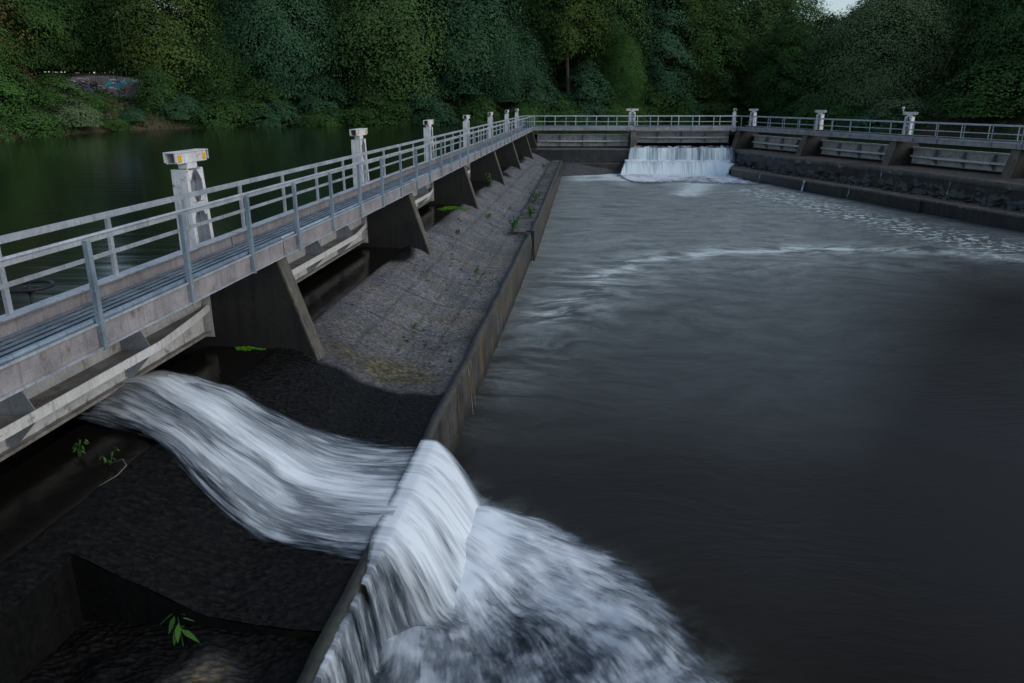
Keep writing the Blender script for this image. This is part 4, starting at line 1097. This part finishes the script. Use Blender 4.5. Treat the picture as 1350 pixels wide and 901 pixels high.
def leaves(P, N, size, tone, r, aspect=0.78):
    n = len(P)
    N = N / (np.linalg.norm(N, axis=1, keepdims=True) + 1e-9)
    a = r.normal(size=(n, 3)); T = np.cross(N, a); T /= np.linalg.norm(T, axis=1, keepdims=True) + 1e-9
    B = np.cross(N, T); s = size[:, None]
    V = np.stack([P - T * s * 0.5, P + B * s * 0.5 * aspect - N * s * 0.08, P + T * s * 0.5, P - B * s * 0.5 * aspect - N * s * 0.08], 1).reshape(-1, 3)
    F = np.arange(4 * n).reshape(n, 4)
    return V, F, np.repeat(tone, 4)
def crown(seed, rad, H, z0, n_clump, per, leaf, style='broad'):
    """leaf clusters carried at branch ends, spread through an irregular crown; returns V,F,tone and clump centres"""
    r = np.random.default_rng(seed)
    g = r.normal(size=(n_clump, 3)); g /= np.linalg.norm(g, axis=1, keepdims=True)
    t = r.uniform(0, 1, n_clump)
    # lobes: radius modulated with direction
    L = r.normal(size=(9, 3)); L /= np.linalg.norm(L, axis=1, keepdims=True)
    lob = np.max(g @ L.T, axis=1)
    rr = (0.62 + 0.45 * np.clip((lob - 0.45) / 0.55, 0, 1)) * (0.45 + 0.55 * t ** 0.35)
    zc = z0 + (H - z0) * 0.5; hz = (H - z0) * 0.5
    zz = g[:, 2]
    prof = {'broad': 1.0, 'cone': 1.05 - 0.45 * np.clip(zz, -1, 1), 'egg': 1.0 - 0.22 * zz, 'round': 1.0}[style]
    C = np.stack([g[:, 0] * rad * rr * prof, g[:, 1] * rad * rr * prof, zc + zz * hz * (0.55 + 0.45 * rr)], 1)
    cs = r.uniform(0.6, 1.5, n_clump) * rad * 0.205
    tone_c = np.clip(r.normal(0.45, 0.22, n_clump), 0, 1)
    idx = np.repeat(np.arange(n_clump), per)
    out = g[idx]
    q = r.normal(size=(len(idx), 3)) * np.array([1.35, 0.75, 0.36])      # along the bough, across it, up
    ln = np.linalg.norm(q, axis=1, keepdims=True); q = q / (ln + 1e-9) * np.minimum(ln, 2.2)
    oh = out[:, :2] / (np.linalg.norm(out[:, :2], axis=1, keepdims=True) + 1e-9)
    off = np.stack([oh[:, 0] * q[:, 0] - oh[:, 1] * q[:, 1], oh[:, 1] * q[:, 0] + oh[:, 0] * q[:, 1], q[:, 2]], 1)
    P = C[idx] + off * cs[idx][:, None]
    P[:, 2] -= (0.20 * np.clip(q[:, 0] + 0.6, 0, 3) ** 2 + 0.15 * q[:, 1] ** 2) * cs[idx]
    q = off
    lowz = z0 * 0.8 + 0.05; P[:, 2] = np.where(P[:, 2] < lowz, lowz + (lowz - P[:, 2]) * 0.9, P[:, 2])
    N = out * 0.7 + np.array([0, 0, 0.7]) + q * 0.45 + r.normal(size=P.shape) * 0.15
    sz = leaf * r.uniform(0.6, 1.35, len(P))
    tone = np.clip(tone_c[idx] + r.normal(0, 0.07, len(P)) + 0.15 * q[:, 2], 0, 1)
    V, F, tn = leaves(P, N, sz, tone, r)
    return V, F, tn, C
def tree_meshes(seed, rad, H, z0, n_clump, per, leaf, style, name='crown', trunk_r=0.28):
    V, F, tn, C = crown(seed, rad, H, z0, n_clump, per, leaf, style)
    cm = mesh_np(name, V, F, [M['leaf_dark']], attrs={'tone': tn})
    r = random.Random(seed)
    m = MB()
    top = H * 0.82; pts = []; x = y = 0
    for i in range(8):
        pts.append((x, y, top * i / 7 - 0.3)); x += r.uniform(-0.25, 0.25); y += r.uniform(-0.25, 0.25)
    m.tube(pts, [trunk_r * (1 - 0.8 * i / 7) for i in range(8)], 9)
    for q in r.sample(range(len(C)), min(26, len(C))):
        c = C[q]; h = max(z0 * 0.6, min(c[2] - 0.25 * rad, top * 0.9)); i = min(6, max(0, int((h + 0.3) / top * 7))); b = pts[i]
        mid = ((b[0] + c[0]) * 0.5, (b[1] + c[1]) * 0.5, (h + c[2]) * 0.5 + 0.25)
        m.tube([(b[0], b[1], b[2]), mid, tuple(c)], [trunk_r * 0.35, trunk_r * 0.2, 0.03], 5, cap=False)
    tm = m.mesh('trunk', M['bark'], True)
    return tm, cm
PROT = {
    'tall': tree_meshes(1, 4.6, 18, 2.2, 300, 170, 0.21, 'broad'),
    'tall2': tree_meshes(2, 4.8, 18, 0.8, 320, 170, 0.21, 'egg'),
    'cone': tree_meshes(3, 3.6, 18, 0.8, 260, 160, 0.20, 'cone', trunk_r=0.22),
    'wide': tree_meshes(4, 6.5, 16, 0.4, 380, 180, 0.21, 'egg', trunk_r=0.35),
    'airy': tree_meshes(5, 4.2, 19, 7.0, 190, 170, 0.20, 'broad'),
    'willow': tree_meshes(6, 6.5, 13.5, 0.3, 420, 170, 0.16, 'round', trunk_r=0.35),
    'bush': tree_meshes(7, 2.4, 4.0, 0.1, 110, 110, 0.16, 'round', trunk_r=0.07),
    'bush2': tree_meshes(8, 2.8, 6.0, 0.1, 140, 110, 0.17, 'egg', trunk_r=0.09),
}
PDIM = {'tall': (4.6, 18), 'tall2': (4.8, 18), 'cone': (3.6, 18), 'wide': (6.5, 16), 'airy': (4.2, 19), 'willow': (6.5, 13.5), 'bush': (2.4, 4.0), 'bush2': (2.8, 6.0)}
def plant(kind, x, y, w, h, mat, label, name='broadleaf_tree', cat='tree', group=None, zoff=0.0, rz=None, bark='bark'):
    tm, cm = PROT[kind]; rad, H = PDIM[kind]
    z = float(ground_z(x, y)) + zoff
    t = thing(name, label, cat, (x, y, z), random.uniform(0, 6.28) if rz is None else rz, group)
    t.scale = (w / (2 * rad), w / (2 * rad), h / H)
    a = obj('trunk', tm, t); c = obj('crown', cm, t)
    c.material_slots[0].link = 'OBJECT'; c.material_slots[0].material = M[mat]
    if bark != 'bark':
        a.material_slots[0].link = 'OBJECT'; a.material_slots[0].material = M[bark]
    return t
TG = 'trees along the far bank'
FR = [  # kind, x, y, crown width, height, leaf, label
    ('tall2', -50.0, 69, 12, 17, 'leaf_rusty', 'tree with rusty tinted leaves at the top left corner of the photo'),
    ('wide', -47.0, 64, 10, 9.5, 'leaf_fresh', 'low bright green tree leaning over the water at the left edge'),
    ('tall', -52.5, 86, 9, 18, 'leaf_dark', 'dark tree behind the graffiti wall on the left bank'),
    ('tall2', -45.0, 93, 8, 19, 'leaf_dark', 'dark tree behind the lamp post on the left bank'),
    ('tall2', -39.0, 90.5, 10.5, 17.5, 'leaf_yellowed', 'olive tree with yellowing leaves right of the graffiti wall'),
    ('wide', -34.0, 92, 8.5, 9.5, 'leaf_dark', 'low dark tree hanging over the water right of the yellowing tree'),
    ('tall2', -34.5, 98, 9, 20, 'leaf_dark', 'tall dark tree rising behind the low dark overhanging one'),
    ('wide', -27.8, 95.5, 12, 17.5, 'leaf_blue', 'large deep green tree with feathery boughs touching the water'),
    ('wide', -16.2, 99, 16, 19.5, 'leaf_olive', 'very broad olive green tree in the left centre of the bank'),
    ('tall2', -22.0, 103, 9, 22, 'leaf_dark', 'dark tree wedged behind the feathery and the broad olive tree'),
    ('tall2', -5.8, 101, 12, 20, 'leaf_blue', 'tall blue-green tree right of the broad olive one'),
    ('wide', -1.5, 101, 9.5, 12, 'leaf_blue', 'lower blue-green tree filling the gap above the far left corner'),
    ('tall', 1.3, 106, 8, 21, 'leaf_dark', 'dark slender tree behind the far left corner of the walkways'),
    ('airy', 7.4, 103, 9, 21, 'leaf_yellowed', 'tall yellowish tree with a long bare pale trunk'),
    ('tall2', 13.5, 111, 9, 22, 'leaf_dark', 'tall dark tree right of the bare-trunked one'),
    ('wide', 15.0, 107, 6.5, 10.5, 'leaf_fresh', 'rounded mid green tree above the middle hoist tower'),
    ('cone', 20.5, 113, 9, 19.5, 'leaf_blue', 'dark conical tree above the distant waterfall'),
    ('tall2', 25.8, 118, 9, 21, 'leaf_yellowed', 'yellow-green tree right of the dark conical one'),
    ('cone', 28.8, 117, 8, 18.5, 'leaf_dark', 'narrow dark tree between the two yellow-green ones'),
    ('tall', 35.0, 122, 10, 20.5, 'leaf_olive', 'light olive tree behind the right end of the waterfall'),
    ('tall', 42.0, 124, 10, 18.3, 'leaf_fresh', 'fresh green tree left of the patch of sky'),
    ('tall2', 38.5, 113, 8, 13, 'leaf_dark', 'lower dark tree at the water beyond the right walkway'),
    ('willow', 36.8, 79, 11.5, 11.2, 'leaf_willow', 'rounded silvery green willow above the right walkway'),
    ('willow', 42.5, 84, 11, 15.5, 'leaf_olive', 'taller olive willow rising behind the silvery one'),
    ('tall2', 48.0, 80, 11, 17.5, 'leaf_dark', 'dark green tree right of the olive willow'),
    ('wide', 45.0, 67.5, 11, 13, 'leaf_dark', 'dark green tree at the right edge behind the railing'),
    ('tall', 52.5, 74, 12, 18, 'leaf_fresh', 'tall green tree at the top right corner of the photo'),
]
for i, (kd, x, y, w, h, mt, lab) in enumerate(FR):
    plant(kd, x, y, w, h, mt, lab, name='willow_tree' if kd == 'willow' else 'broadleaf_tree', group=TG)
BU = [
    ('bush2', -42.6, 74, 5, 3.4, 'leaf_fresh', 'bright bush on the slope below the graffiti wall'),
    ('bush2', -37.9, 83.8, 4.2, 4.6, 'leaf_dark', 'dark bush hiding the right end of the graffiti wall'),
    ('bush', -41.8, 78.0, 3.6, 2.0, 'leaf_fresh', 'small green bush on the bare slope in front of the graffiti wall'),
    ('bush', -38.9, 76.0, 3.2, 1.6, 'leaf_fresh', 'low green bush at the waterline below the bare slope'),
    ('bush', -40.3, 71.5, 4.5, 2.6, 'leaf_willow', 'pale leafy bush at the water below the graffiti wall'),
    ('bush', -38.6, 79.5, 2.6, 1.4, 'leaf_blue', 'low grey-green bush beside the pale rock on the left bank'),
    ('bush2', -42.6, 65, 6, 5, 'leaf_fresh', 'green bush next to the pale concrete block at the left edge'),
    ('bush', -35.6, 84.5, 4.5, 2.8, 'leaf_blue', 'low bush overhanging the water under the yellowing tree'),
    ('bush2', -23.0, 93.8, 6, 5, 'leaf_blue', 'low bush at the water under the feathery tree'),
    ('bush2', -11.0, 97, 7, 5, 'leaf_blue', 'bluish bush right of the broad olive tree'),
    ('bush2', 3.0, 99.5, 6, 5.5, 'leaf_blue', 'bush directly behind the far left corner of the railing'),
    ('bush2', 9.8, 103.5, 6.5, 7.0, 'leaf_blue', 'greyish bush at the foot of the bare-trunked tree'),
    ('bush', 6.4, 100.5, 5, 3.2, 'leaf_fresh', 'ferny green bush left of the bare trunk'),
    ('bush', 12.8, 103.5, 6, 3.2, 'leaf_fresh', 'ferny green bush behind the middle hoist tower'),
    ('bush2', 18.5, 110, 7, 4.5, 'leaf_dark', 'dark bush behind the railing above the waterfall'),
    ('bush', 24.0, 112.5, 6, 4, 'leaf_fresh', 'green bush behind the right end of the waterfall railing'),
    ('bush2', 33.0, 117, 8, 5, 'leaf_dark', 'dark bush at the water seen between the right hoist towers'),
    ('bush', 33.6, 78.5, 5.5, 3.4, 'leaf_fresh', 'light green bush at the foot of the silvery willow'),
    ('bush', 36.0, 73, 6, 3, 'leaf_willow', 'pale bush behind the right railing below the olive willow'),
    ('bush2', 40.5, 66, 8, 5, 'leaf_dark', 'dark bush behind the right railing at the edge of the photo'),
    ('bush2', -29.5, 90.8, 6, 4.5, 'leaf_dark', 'dark bush overhanging the water left of the feathery tree'),
    ('bush2', -16.5, 95.5, 7, 4.5, 'leaf_olive', 'olive bush drooping to the water under the broad olive tree'),
]
for kd, x, y, w, h, mt, lab in BU:
    plant(kd, x, y, w, h, mt, lab, name='bush', cat='bush', group='bushes along the bank', zoff=-0.3)

fr = np.random.default_rng(41)
words_ = ['dark', 'deep green', 'bluish', 'mid green']
spots = []
for (a, b) in zip(bank[2:16], bank[3:17]):
    L = math.dist(a, b); m_ = max(1, int(L / 4.2))
    for q in range(m_):
        t = (q + fr.uniform(0.2, 0.8)) / m_; spots.append((a[0] + (b[0] - a[0]) * t - (b[1] - a[1]) / L * 0.15, a[1] + (b[1] - a[1]) * t + (b[0] - a[0]) / L * 0.15))
for i, (x, y) in enumerate(spots):
    if x < -35 and 69 < y < 86: continue
    mt = ['leaf_dark', 'leaf_blue', 'leaf_dark', 'leaf_fresh'][i % 4]
    plant('bush', x, y, fr.uniform(4.8, 6.8), fr.uniform(2.4, 4.2), mt, 'low shrub of the leafy fringe that hangs over the water along the bank', name='bush', cat='bush', group='low fringe shrubs at the waterline', zoff=-0.75)
# the wood behind, which reads as one dark mass
rw = np.random.default_rng(77)
VV = []; FF = []; TT = []; off = 0
back_spots = []
for i in range(95):
    a = rw.uniform(-0.66, 0.78); d_ = rw.uniform(108, 165)
    x, y = d_ * math.tan(a), d_
    if y > 100 and float(poly_sdf(np.array([x]), np.array([y]), BK)[0]) > 8: back_spots.append((x, y, rw.uniform(17, 23), rw.uniform(5, 7)))
for i in range(10): back_spots.append((-58 - i * 1.5, 62 + i * 7.5, 19, 6.5))
for i in range(9): back_spots.append((56 + rw.uniform(-2, 4), 60 + i * 6.5, 16 + i * 0.3, 6))
for q_ in ((46.0, 109), (49.5, 114), (53.5, 118), (49.0, 121), (56.5, 128), (52, 132)): back_spots.append((q_[0], q_[1], 9.8 + (q_[1] - 109) * 0.07, 5.0))
ncl = 0
for i, (x, y, h, r_) in enumerate(back_spots):
    az_ = x / y
    if 0.405 < az_ < 0.475: h = min(h, 12.5)
    V, F, tn, C = crown(300 + i, r_, h, 0.6, 130, 70, 0.40, 'egg')
    V = V + np.array([x, y, float(ground_z(x, y))])
    VV.append(V); FF.append(F + off); TT.append(tn); off += len(V)
me = mesh_np('back_woodland', np.concatenate(VV), np.concatenate(FF), [M['leaf_dark']], attrs={'tone': np.concatenate(TT)})
tag(obj('back_woodland', me), 'dark dense woodland mass behind the bank trees', 'woodland', kind='stuff')
# undergrowth on the slopes
P = []
while len(P) < 16000:
    q = rw.integers(0, len(bank) - 1); t = rw.uniform(); a, b = bank[q], bank[q + 1]
    x = a[0] + (b[0] - a[0]) * t; y = a[1] + (b[1] - a[1]) * t
    if y < 50: continue
    ex_, ey_ = b[0] - a[0], b[1] - a[1]; L = math.hypot(ex_, ey_)
    o = rw.uniform(-0.3, 9); x += -ey_ / L * o; y += ex_ / L * o
    P.append((x, y))
P = np.array(P); z = ground_z(P[:, 0], P[:, 1])
bare = np.exp(-(((P[:, 0] + 42.5) / 3.0) ** 2 + ((P[:, 1] - 79) / 4) ** 2))
hgt = rw.uniform(0.02, 0.7, len(P)) * (0.5 + 0.5 * np.sin(P[:, 0] * 1.3) * np.sin(P[:, 1] * 1.1)) + 0.05
ok = rw.uniform(size=len(P)) > bare * 0.8
P, z, hgt = P[ok], z[ok], hgt[ok]
Vv, Fv, tv = leaves(np.stack([P[:, 0], P[:, 1], z + hgt], 1), rw.normal(size=(len(P), 3)) * 0.6 + np.array([0, 0, 1]), rw.uniform(0.2, 0.45, len(P)), rw.uniform(0, 1, len(P)), rw)
tag(obj('undergrowth', mesh_np('undergrowth', Vv, Fv, [M['leaf_dark']], attrs={'tone': tv})), 'low leafy undergrowth on the river bank', 'undergrowth', kind='stuff')

# ------------------------------------------------------------------ left bank: graffiti wall, lamp post, pale blocks
GW = thing('graffiti_wall', 'low grey wall covered in faded graffiti among the bushes on the left bank', 'wall', (-45.2, 85.2, 0), R(2))
m = MB(); xs = np.linspace(-5.0, 7.4, 40); vs = []; fs = []
for x in xs:
    zt = 8.35 - 0.55 * max(0, -x - 2.2) - 0.02 * (x - 1) ** 2
    vs += [(x, 0, 5.2), (x, 0, zt), (x, 0.3, zt), (x, 0.3, 5.2)]
for i in range(39):
    a = 4 * i
    for q in range(3): fs.append((a + q, a + q + 1, a + 4 + q + 1, a + 4 + q))
fs += [(0, 1, 2, 3), (159, 158, 157, 156)]
m.add(vs, fs)
concrete('graffiti_render', (0.26, 0.24, 0.26), (0.13, 0.12, 0.13), rough=0.8)
build(m, 'wall_body', M['graffiti_render'], GW)
plain('spray_teal', (0.03, 0.36, 0.33)); plain('spray_blue', (0.04, 0.22, 0.50)); plain('spray_dark', (0.02, 0.02, 0.03)); plain('spray_pale', (0.55, 0.55, 0.60)); plain('spray_rust', (0.35, 0.13, 0.05))
gr = random.Random(5)
def stroke(pts, w, mat):
    m = MB(); n = len(pts)
    vs = []; fs = []
    for i, (x, z) in enumerate(pts):
        a = pts[max(0, i - 1)]; b = pts[min(n - 1, i + 1)]; dx, dz = b[0] - a[0], b[1] - a[1]; l = math.hypot(dx, dz) or 1
        vs += [(x - dz / l * w / 2, 0, z + dx / l * w / 2), (x + dz / l * w / 2, 0, z - dx / l * w / 2)]
    for i in range(n - 1): fs.append((2 * i, 2 * i + 1, 2 * i + 3, 2 * i + 2))
    m.add(vs, fs); return m
yl = -0.006
for mat, cnt in (('spray_pale', 16), ('spray_dark', 22), ('spray_teal', 9), ('spray_blue', 8), ('spray_rust', 5)):
    for i in range(cnt):
        cx = gr.uniform(-2.6, 5.2) if mat != 'spray_teal' else gr.uniform(1.6, 4.0); zc = gr.uniform(7.0, 7.95) if mat != 'spray_dark' else gr.uniform(6.4, 7.7)
        h = gr.uniform(0.2, 0.65); w = gr.uniform(0.15, 0.5); ph = gr.uniform(0, 6)
        pts_ = [(cx + w * math.sin(t_ * 0.7 + ph), zc + h * (t_ / 8 - 0.5) + 0.1 * math.cos(t_ * 1.3 + ph)) for t_ in range(9)]
        pts_ = [(x, min(z, 8.2 - 0.55 * max(0, -x - 2.2) - 0.02 * (x - 1) ** 2)) for x, z in pts_]
        o = build(stroke(pts_, gr.uniform(0.05, 0.13), mat), 'graffiti_stroke', M[mat], GW); o.location = (0, yl, 0); yl -= 0.0004
lpst = thing('lamp_post', 'thin grey lamp post standing among the trees on the left bank', 'lamp post', (-42.9, 88.5, 5.0))
m = MB(); m.tube([(0, 0, 0), (0, 0, 5), (0, 0, 9.6)], [0.075, 0.06, 0.045], 10); build(m, 'pole', M['galvanised_rail'], lpst, smooth=True)
m = MB(); m.tube([(0, 0, 9.5), (0, 0, 9.62), (0, 0, 9.9), (0, 0, 10.05)], [0.07, 0.16, 0.20, 0.05], 12); build(m, 'lantern', M['lamp_glass'], lpst, smooth=True)
def block(x, y, z, sx, sy, sz, lab, seed, rz):
    o = obj('stone_block', rock_mesh([(0, 0, 0, 1.0)], 'stone_block', [M['pale_stone']], seed), None, (x, y, z), rz); o.scale = (sx, sy, sz)
    tag(o, lab, 'rock')
block(-41.3, 67.0, 4.1, 1.7, 0.7, 0.8, 'pale concrete block low on the bank at the left edge', 3, 0.2)
block(-38.2, 81.5, 3.7, 0.9, 0.6, 0.8, 'small leaning pale rock at the water on the left bank', 8, 0.4)

# ------------------------------------------------------------------ small plants on the weir
def weed(x, y, z, h, n, lab, seed, spread=0.5, leaf=0.12, row=LEFT, mat='weed_green', lean=0.15):
    r = np.random.default_rng(seed)
    loc = row.pt(x, y, z)
    t = thing('weed', lab, 'weed', loc, 0, 'weeds growing on the weir')
    m = MB(); P = []; N = []; S = []
    for i in range(max(1, n // 7)):
        a = r.uniform(0, 6.28); l = r.uniform(0.3, 1.0) * h * spread if n > 9 else 0.02
        tip = (math.cos(a) * l + lean * h * 0.3, math.sin(a) * l, h * r.uniform(0.75, 1.05))
        m.tube([(0, 0, -0.02), (tip[0] * 0.4, tip[1] * 0.4, tip[2] * 0.6), tip], [0.006, 0.005, 0.003], 5)
        for q in range(min(n, 9)):
            f = 0.35 + 0.65 * q / 8; b = r.uniform(0, 6.28) if q else 0
            d_ = leaf * r.uniform(0.4, 0.7)
            P.append((tip[0] * f ** 1.2 + math.cos(b) * d_, tip[1] * f ** 1.2 + math.sin(b) * d_, tip[2] * f + 0.01)); N.append((math.cos(b) * 0.35, math.sin(b) * 0.35, 1.0)); S.append(leaf * r.uniform(0.7, 1.2))
    build(m, 'stem', M[mat], t)
    P = np.array(P); N = np.array(N, float); S = np.array(S)
    N /= np.linalg.norm(N, axis=1, keepdims=True)
    # leaves point outwards from the stem
    V = []; F = []
    for p_, n_, s_ in zip(P, N, S):
        o = np.array([n_[0], n_[1], -0.25]); o /= np.linalg.norm(o) + 1e-9
        sd = np.cross(n_, o); sd /= np.linalg.norm(sd) + 1e-9
        k_ = len(V)
        V += [p_ - o * s_ * 0.5, p_ - o * s_ * 0.1 + sd * s_ * 0.19, p_ + o * s_ * 0.25 + sd * s_ * 0.13 - np.array([0, 0, .01]), p_ + o * s_ * 0.6 - np.array([0, 0, s_ * 0.16]), p_ + o * s_ * 0.25 - sd * s_ * 0.13 - np.array([0, 0, .01]), p_ - o * s_ * 0.1 - sd * s_ * 0.19]
        F.append(tuple(range(k_, k_ + 6)))
    obj('foliage', mesh_np('foliage', V, F, [M[mat]], attrs={'tone': np.repeat(r.uniform(0, 1, len(P)), 6)}), t)
weed(1.45, 5.62, 0.98, 0.30, 9, 'single leafy green weed standing in the dark notch at the bottom left', 1, leaf=0.17)
weed(-0.95, 7.75, 1.78, 0.20, 24, 'small weed sprig on the dark sill below the nearest gate', 2, 0.9, 0.055, mat='leaf_fresh')
weed(-0.45, 7.6, 1.78, 0.22, 18, 'smaller weed sprig beside a twig below the nearest gate', 3, 0.9, 0.05, mat='leaf_fresh')
weed(2.15, 29.1, 1.05, 0.55, 48, 'green weed at the near end of the mossy wall top', 4, 0.6, 0.14)
weed(2.55, 32.6, 1.10, 0.45, 60, 'wide clump of weeds on the mossy wall top, second from its near end', 5, 0.9, 0.14)
weed(2.40, 37.8, 1.10, 0.50, 60, 'yellowish clump of weeds halfway along the mossy wall top', 6, 0.9, 0.14)
weed(1.55, 57.5, 0.95, 0.5, 40, 'far weed clump at the end of the apron', 7, 0.7, 0.16)
weed(0.05, 38.5, 1.75, 0.7, 40, 'weed growing beside the third pier on the apron crest', 8, 0.5, 0.16)
weed(1.9, 21.2, 1.04, 0.25, 24, 'tiny weed low on the apron opposite the second pier', 9, 0.6, 0.10)
weed(1.4, 15.6, 1.15, 0.12, 20, 'tiny weed on the apron between the first and second piers', 10, 0.8, 0.07)
weed(0.6, 25.6, 1.5, 0.16, 24, 'small weed on the apron just past the second pier', 12, 1.2, 0.10)
weed(1.0, 30.5, 1.35, 0.18, 24, 'small weed on the apron before the third pier', 13, 1.2, 0.12)
tw_ = MB(); tw_.tube([(0, 0, 0), (0.16, 0.02, 0.05), (0.26, -0.10, 0.03), (0.24, -0.30, 0.0), (0.14, -0.50, -0.02)], [0.006, 0.008, 0.007, 0.006, 0.003], 6)
o = build(tw_, 'twig', M['pale_bark'], None, smooth=True, loc=LEFT.pt(-0.42, 7.55, 1.83)); tag(o, 'crooked fallen twig lying on the dark sill below the nearest gate', 'twig')
# moss mats on the sill water line
def moss(x, y, rx, ry, z, lab, seed):
    r = np.random.default_rng(seed); n = 1500
    a = r.uniform(0, 6.28, n); q = np.sqrt(r.uniform(0, 1, n)) * (0.8 + 0.3 * np.sin(a * 3 + seed))
    P = np.stack([q * np.cos(a) * rx, q * np.sin(a) * ry, 0.03 * (1 - q) + r.uniform(0, 0.015, n)], 1)
    V, F, t = leaves(P, r.normal(size=(n, 3)) * 0.4 + np.array([0, 0, 1]), r.uniform(0.02, 0.05, n) * max(1, ry * 2), r.uniform(0, 1, n), r)
    o = obj('moss', mesh_np('moss', V, F, [M['moss_green']], attrs={'tone': t}), None, LEFT.pt(x, y, z), LEFT.rz); tag(o, lab, 'moss', kind='stuff')
leaf_mat('moss_green', (0.05, 0.15, 0.01), (0.16, 0.42, 0.03))
moss(-0.72, 11.98, 0.30, 0.07, 1.79, 'strip of bright green moss at the foot of the nearest pier', 1)
moss(-0.35, 30.0, 0.70, 0.55, 1.79, 'bright green moss mat beside the third pier', 2)
# litter and pebbles on the apron
r = np.random.default_rng(9)
n = 700
x = r.uniform(0.2, 2.7, n); y = 12.6 + r.uniform(0, 1, n) ** 1.3 * 45
cl = vnoise(x * 1.0, y * 0.6, 1.3, 303) > -0.1
x, y = x[cl], y[cl]
pts = [(a, b, float(apron_z(a, b)) + 0.005, s) for a, b, s in zip(x, y, r.uniform(0.008, 0.05, len(x)) * r.uniform(0.4, 1, len(x)))]
o = obj('gravel', rock_mesh(pts, 'gravel', [M['wet_stone']], 12), None, LEFT.pt(0, 0), LEFT.rz); tag(o, 'small dark pebbles scattered over the apron', 'gravel', kind='stuff')
n = 2600
x = np.clip(r.normal(2.0, 0.50, n), 0.3, 2.75); y = 12.5 + r.uniform(0, 1, n) ** 1.2 * 16
cl = vnoise(x * 1.2, y * 1.6, 1.6, 304) > 0.35; x, y = x[cl], y[cl]
P = np.stack([x, y, apron_z(x, y) + 0.015], 1)
plain('dead_leaf', (0.30, 0.19, 0.08), 0.8)
leaf_mat('fallen_leaf', (0.10, 0.06, 0.02), (0.36, 0.26, 0.12))
V, F, t = leaves(P, r.normal(size=(len(P), 3)) * 0.3 + np.array([0, 0, 1]), r.uniform(0.02, 0.06, len(P)), r.uniform(0, 1, len(P)), r)
o = obj('fallen_leaves', mesh_np('fallen_leaves', V, F, [M['fallen_leaf']], attrs={'tone': t}), None, LEFT.pt(0, 0), LEFT.rz); tag(o, 'brown fallen leaves along the foot of the apron', 'leaves', kind='stuff')
